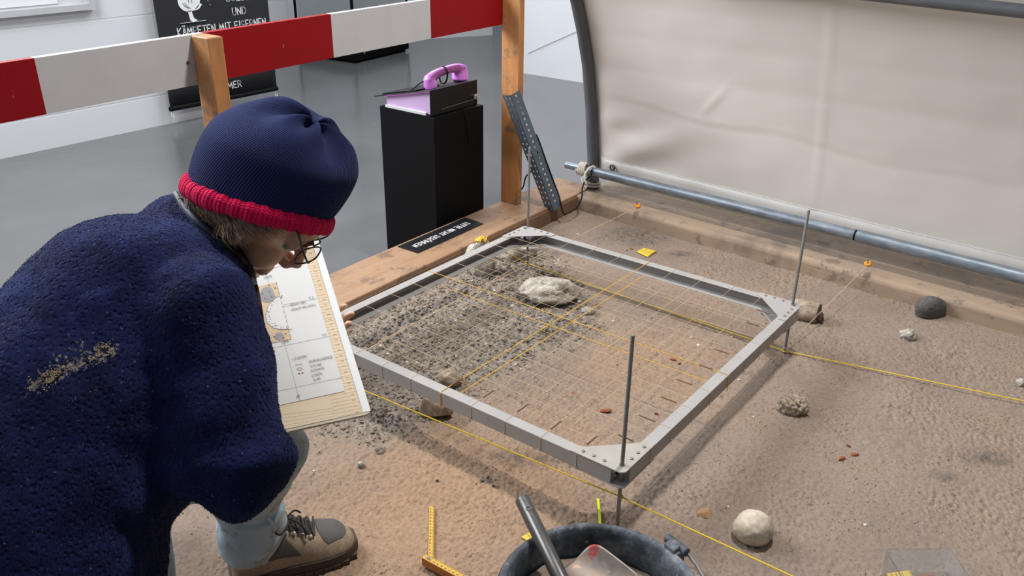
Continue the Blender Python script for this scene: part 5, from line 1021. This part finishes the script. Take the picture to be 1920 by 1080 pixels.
# ----- boots
MT['suede'] = rockmat('tan_suede', lin(150, 132, 115), lin(176, 156, 136), lin(190, 171, 150), 26, .1, .85); MT['mesh'] = simple('grey_mesh', lin(88, 84, 82), .8, .12, 300, .4); MT['sole'] = simple('brown_rubber_sole', lin(70, 56, 48), .7, .2, 60, .2); MT['lace'] = simple('dark_lace', lin(40, 34, 36), .7, .2, 200)
def boot(toe, d, name='boot'):
    d = d.normalized(); lft = V((0, 0, 1)).cross(d); heel = toe-d*.25; z0 = max(gh(heel.x, heel.y), gh(toe.x, toe.y))-.002
    X_ = [k*.25/.295 for k in (0, .012, .04, .08, .115, .15, .19, .225, .255, .28, .295)]; Wd = [.018, .033, .040, .041, .041, .043, .048, .050, .046, .034, .012]; Hh = [.075, .115, .128, .128, .122, .108, .086, .074, .066, .052, .034]
    def sec(x): return float(np.interp(x, X_, Wd)), float(np.interp(x, X_, Hh))
    def S_(x, a, off=0.):
        w_, h_ = sec(x); c_, s_ = math.cos(a), math.sin(a); y = w_*(1 if c_ > 0 else -1)*abs(c_)**.8; z = .026+(h_-.026)*abs(s_)**.75
        p = heel+d*x+lft*(y-.008*math.sin(x/.295*PI)*0); return V((p.x, p.y, z0+z))+((lft*c_+V((0, 0, s_))).normalized()*off)
    root = empty(name, (heel.x, heel.y, z0)); root.parent = PERSON; root.location = V((heel.x, heel.y, z0))-PERSON.location
    b = MB(); b.grid(lambda u, v: S_(u*.25, PI*v), 40, 24); o = b.build('upper', MT['suede'], root, smooth=180); s2 = o.modifiers.new('solidify', 'SOLIDIFY'); s2.thickness = .003
    def loop(z, g): 
        L = []
        for i in range(21): x = .25*i/20; w_, h_ = sec(x); p = heel+d*(x+(g if i == 20 else -g if i == 0 else 0))+lft*(w_+g); L.append(V((p.x, p.y, z0+z)))
        for i in range(20, -1, -1): x = .25*i/20; w_, h_ = sec(x); p = heel+d*(x+(g if i == 20 else -g if i == 0 else 0))-lft*(w_+g); L.append(V((p.x, p.y, z0+z)))
        return L
    b = MB(); b.prism(loop(.006, .004), (0, 0, .026)); 
    for i in range(13):
        x = .012+i*.0187; w_, h_ = sec(x)
        for s_ in (-1, 1): p = heel+d*x+lft*(s_*(w_-.002)); b.obox(V((p.x, p.y, z0+.006)), d*.008, lft*.009, V((0, 0, .007)))
    b.build('sole', MT['sole'], root, smooth=30)
    b = MB(); b.grid(lambda u, v: S_(.200+.030*(2*u-1)*math.sqrt(max(.001, 1-.72*(2*v-1)**2))+.004, PI*(.5+.26*(2*v-1)*(1.05-.25*u)), .0018), 16, 16); b.build('toe_panel', MT['mesh'], root, smooth=180)
    for s_ in (0, 1):
        q = lambda a: a if s_ == 0 else PI-a
        b = MB(); b.grid(lambda u, v: S_(.062+.070*u-.026*v, q(.25+.60*v), .0018), 12, 10); b.build('side_panel', MT['mesh'], root, smooth=180)
        b = MB(); b.grid(lambda u, v: S_(.012+.05*u, q(.95+.45*v), .0018), 10, 8); b.build('collar_panel', MT['mesh'], root, smooth=180)
    b = MB(); b.grid(lambda u, v: S_(.100+.062*u, PI*(.36+.28*v), .0025), 12, 10); b.build('tongue', MT['lace'], root, smooth=180)
    b = MB()
    for i in range(5):
        x = .106+i*.0145; a0, a1 = PI*.33, PI*.67
        b.tube([S_(x+(.010 if k % 2 else 0)*(t), a0+(a1-a0)*t, .006) for k in (0,) for t in (0, .25, .5, .75, 1)], .0022, 6); b.tube([S_(x+.012*t, a1-(a1-a0)*t, .0065) for t in (0, .25, .5, .75, 1)], .0022, 6)
    kn = S_(.118, PI*.5, .010)
    for s_ in (-1, 1):
        b.tube(spline([kn, kn+lft*s_*.022+V((0, 0, .020))-d*.016, kn+lft*s_*.042+V((0, 0, .022))-d*.034, kn+lft*s_*.050-d*.022+V((0, 0, .004)), kn+lft*s_*.022+V((0, 0, .002)), kn], 6), .0022, 6)
        b.tube(spline([kn, kn+lft*s_*.02+d*.02+V((0, 0, -.004)), kn+lft*s_*.036+d*.034+V((0, 0, -.026))], 6), .0022, 6)
    b.ball(kn, .005, 10, 7); b.build('laces', MT['lace'], root)
    b = MB()
    for i in range(4):
        for a_ in (PI*.32, PI*.68): b.lathe(S_(.110+i*.0155, a_, .002), [(.0042, 0), (.0042, .002), (0, .003)], 10, S_(.110+i*.0155, a_, .01)-S_(.110+i*.0155, a_, 0))
    b.build('eyelets', MT['steel'], root); return root
toeR = G(663, 1004, .03); toeR.z = 0; bt = boot(toeR, V((.89, -.45, 0))); bt['label'] = 'tan hiking boot with grey panels'
tl_ = V((anL.x, anL.y, 0))+FD*.19; boot(tl_, FD)
hc, hr_ = A(514, 320, 1.285), .108
pole = basis(.58, .66, .42); bc = A(486, 380, 1.285); bx_ = basis(.95, -.32, -.05); bn_ = basis(.31, .92, .22); bn_ = (bn_-bx_*bn_.dot(bx_)).normalized(); by2 = bn_.cross(bx_).normalized()
# ----- hair
m = M('light_brown_hair'); h1 = m.noise(70, 3, .6); MT['hair'] = m.out(m.ramp(h1, [(.3, lin(126, 106, 86)), (.5, lin(172, 148, 122)), (.72, lin(206, 184, 156))]), .45, None, Specular_IOR_Level=.35)
b = MB(); hv = []
for v in me.vertices: pass
hm = PERSON.data
cand = []
for v in hm.vertices:
    w = v.co+PERSON.location; r = w-HC; f_, l_, u_ = r.dot(HF), -r.dot(HR), r.dot(HU)
    lim = .035
    if r.length < .16 and -.14 < f_ < lim and -.088 < u_ < .075 and u_-2.02*f_ > .024 and (w-bc).dot(bn_) < -.002: cand.append((w.copy(), v.normal.copy()))
random.shuffle(cand); cand = cand[:9000]
for w, nn in cand:
    r = w-HC; f_, u_ = r.dot(HF), r.dot(HU); sd = -1 if r.dot(HR) > 0 else 1
    kk_ = mnoise.noise(w*38); dr = HF*random.gauss(.95, .05)+HU*(.10+.75*kk_+random.gauss(0, .08)); dr = (dr-nn*dr.dot(nn)).normalized(); L = random.uniform(.026, .040); lf = .004+.009*abs(mnoise.noise(w*60))+random.uniform(0, .003); p = w+nn*lf*.5; P_ = []
    for k in range(4):
        t = k/3; P_.append(w+nn*(lf*(.4+.9*t-.55*t*t))+dr*(L*t)+HU*(random.gauss(0, .001)-.004*t*t))
    b.tube(P_, [.0006, .0008, .0006, .0002], 4, caps=False)
HAIR = b.build('hair', MT['hair'], PERSON, smooth=180)
# ----- knitted hat
px2 = (bx_-pole*bx_.dot(pole)).normalized(); py2 = pole.cross(px2).normalized()
RX, RY = .104, .088
def ringp(ph, grow=0., lift=0.): return bc+bx_*((RX+grow)*math.cos(ph))+by2*((RY+grow)*math.sin(ph))+bn_*lift
def hatp(ph, t):
    base = ringp(ph, 0, .004); rel = base-hc; d = rel.normalized()
    th1 = math.acos(max(-1, min(1, d.dot(pole)))); th = th1*t; az = (d-pole*d.dot(pole)).normalized()
    e = pole*math.cos(th)+az*math.sin(th); g = 1.0
    g += .10*math.exp(-(th/.42)**2)*math.sin(5*ph+1.0)*min(1, th/.12)-.10*math.exp(-(th/.22)**2)
    g += .05*math.exp(-((th-.55)/.25)**2)*math.sin(3*ph+.6)
    sp_ = hc+RT*(e.dot(RT)*hr_*1.18)+UP*(e.dot(UP)*hr_*.98)-FW*(-e.dot(FW)*hr_*.92)*-1*-1
    p = hc+(sp_-hc)*g; w = smoothstep(.55, 1.0, t); out_ = (base-bc).normalized()*.004
    return p.lerp(base+out_, w)
nu, nv = 160, 60; b = MB(); b.grid(lambda u, v: hatp(u*2*PI, max(v, .004)), nu, nv)
m = M('knit_navy'); uv = m.n('ShaderNodeUVMap'); sx = m.n('ShaderNodeSeparateXYZ'); m.l(uv.outputs[0], sx.inputs[0])
def knit(m, sx, N, K, amp=.55):
    u = m.math('FRACT', m.math('MULTIPLY', sx.outputs[0], N)); t = m.math('ABSOLUTE', m.math('SUBTRACT', m.math('MULTIPLY', u, 2.), 1.)); v = m.math('ADD', m.math('MULTIPLY', sx.outputs[1], K), m.math('MULTIPLY', t, .6))
    s = m.math('ABSOLUTE', m.math('SINE', m.math('MULTIPLY', v, PI))); r = m.math('SINE', m.math('MULTIPLY', u, PI)); return m.math('ADD', m.math('MULTIPLY', s, amp), r)
kh = knit(m, sx, 150, 84); kn_ = m.noise(12, 4); MT['knit'] = m.out(m.mix(m.ramp(kh, [(.2, (.55, .55, .55)), (1.0, (0, 0, 0))]), m.ramp(kn_, [(.3, lin(31, 40, 84)), (.7, lin(40, 51, 102))]), lin(12, 14, 34)), .9, m.bump(m.noise(500, 2), .3, .001, m.bump(kh, .8, .003)), Sheen_Weight=.3, Sheen_Tint=(.3, .38, .8, 1), Specular_IOR_Level=.15)
HAT = b.build('knit_hat', MT['knit'], PERSON, smooth=180); ul = HAT.data.uv_layers.new(name='UVMap')
for lp in HAT.data.loops: i = lp.vertex_index; ul.data[lp.index].uv = ((i % nu)/(nu-1), (i//nu)/(nv-1))
s2 = HAT.modifiers.new('solidify', 'SOLIDIFY'); s2.thickness = .004; s2.offset = -1
HAT['label'] = 'navy blue knitted hat'
def brim(u, v):
    ph = u*2*PI; a = v*2*PI; rb = .0128+.0009*math.sin(ph*34)+.0008*math.sin(ph*9+1); rd = (ringp(ph)-bc).normalized(); sag = -.003*math.sin(ph*2+.4)
    return ringp(ph, .004, .001+sag)+rd*(rb*.75*math.cos(a))+bn_*(rb*1.12*math.sin(a))+bn_*.0008*math.sin(ph*130)*math.cos(a)
nu2, nv2 = 420, 22; b = MB(); b.grid(brim, nu2, nv2)
m = M('knit_red'); uv = m.n('ShaderNodeUVMap'); sx = m.n('ShaderNodeSeparateXYZ'); m.l(uv.outputs[0], sx.inputs[0]); kh = knit(m, sx, 110, 18); MT['redknit'] = m.out(m.mix(m.ramp(kh, [(.2, (.6, .6, .6)), (1.0, (0, 0, 0))]), (1.0, .006, .105), (.85, .0, .075)), .85, m.bump(kh, .8, .003), Sheen_Weight=.25, Sheen_Tint=(1, .3, .45, 1), Specular_IOR_Level=.15)
BRIM = b.build('rolled_brim', MT['redknit'], HAT, smooth=180); ul = BRIM.data.uv_layers.new(name='UVMap'); BRIM['label'] = 'bright red rolled knit brim'
for lp in BRIM.data.loops: i = lp.vertex_index; ul.data[lp.index].uv = ((i % nu2)/(nu2-1), (i//nu2)/(nv2-1))
# ----- glasses
root = empty('eyeglasses', H(.1, 0, .02)); root.parent = PERSON; root.location = H(.1, 0, .02)-PERSON.location
MT['wire'] = simple('dark_metal_rim', (.06, .065, .075), .3, .1, 30, Metallic=.5)
gt = (HF*.92-HU*.42).normalized(); gU = (HU-gt*HU.dot(gt)).normalized()
m = M('lens_glass'); tr = m.n('ShaderNodeBsdfTransparent'); gl = m.n('ShaderNodeBsdfGlossy'); gl.inputs['Roughness'].default_value = .02; mx = m.n('ShaderNodeMixShader'); mx.inputs[0].default_value = .10; tr.inputs['Color'].default_value = (.95, .93, .90, 1); m.l(tr.outputs[0], mx.inputs[1]); m.l(gl.outputs[0], mx.inputs[2]); m.l(mx.outputs[0], m.nt.nodes['Material Output'].inputs['Surface'])
def se(t, rx, ry): c_, s_ = math.cos(t), math.sin(t); return rx*math.copysign(abs(c_)**.75, c_), ry*math.copysign(abs(s_)**.75, s_)
for s_ in (-1, 1):
    lc = H(.100, .034*s_, .034); P_ = [lc-HR*x+gU*y for x, y in (se(t*2*PI/36, .0225, .0195) for t in range(36))]
    b = MB(); b.tube(P_, .0013, 8, closed=True); b.build('rim', MT['wire'], root)
    b = MB(); b.prism([lc+(p-lc)*.98-gt*.0006 for p in P_], gt*.0012); b.build('lens', m.m, root, smooth=None)
    b = MB(); e0 = lc-HR*(.0225*s_)+gU*.010; b.tube(spline([e0, e0-HR*(.005*s_)-gt*.004, H(.078, .068*s_, .062), H(.062, .072*s_, .076), H(.045, .074*s_, .086)], 6), .0016, 8); b.build('temple_arm', MT['wire'], root)
b = MB(); b.tube(spline([H(.099, .012, .038), H(.104, 0, .043), H(.099, -.012, .038)], 5), .0013, 8); b.build('bridge', MT['wire'], root)
# ------------------------------------------------------------------ light
def area(name, loc, size, power, col, target, sy=None):
    d = bpy.data.lights.new(name, 'AREA'); d.energy = power; d.color = col; d.size = size; d.shape = 'RECTANGLE'; d.size_y = sy or size
    o = bpy.data.objects.new(name, d); COL.objects.link(o); o.location = loc; o.rotation_euler = (V(target)-V(loc)).to_track_quat('-Z', 'Y').to_euler(); return o
area('ceiling_lamp', (.72, .08, 3.0), .24, 66, (1.0, .955, .89), (.5, .3, 0))
area('gallery_daylight', (-.3, 3.3, 2.5), 1.8, 165, (.94, .97, 1.0), (1.3, .9, .2), 1.4)
area('gallery_lamp', (-2.6, 3.4, 3.1), 2.0, 50, (.95, .97, 1.0), (-.8, 4.2, 0))
area('gallery_far_lamp', (3.4, 3.4, 3.1), 2.2, 105, (.95, .97, 1.0), (3.6, 4.2, 0))
w = bpy.data.worlds.new('world'); SC.world = w; w.use_nodes = True; nt = w.node_tree; bg = nt.nodes['Background']; bg.inputs[0].default_value = (.80, .85, .93, 1)
tc = nt.nodes.new('ShaderNodeTexCoord'); vm = nt.nodes.new('ShaderNodeVectorMath'); vm.operation = 'DOT_PRODUCT'; vm.inputs[1].default_value = (-.22, .30, .14); nt.links.new(tc.outputs['Generated'], vm.inputs[0])
ad_ = nt.nodes.new('ShaderNodeMath'); ad_.operation = 'ADD'; ad_.inputs[1].default_value = .24; ad_.use_clamp = True; nt.links.new(vm.outputs['Value'], ad_.inputs[0]); nt.links.new(ad_.outputs[0], bg.inputs[1])
vs_ = SC.view_settings; vs_.view_transform = 'Standard'; vs_.look = 'None'; vs_.exposure = 0.0; vs_.gamma = 1.0
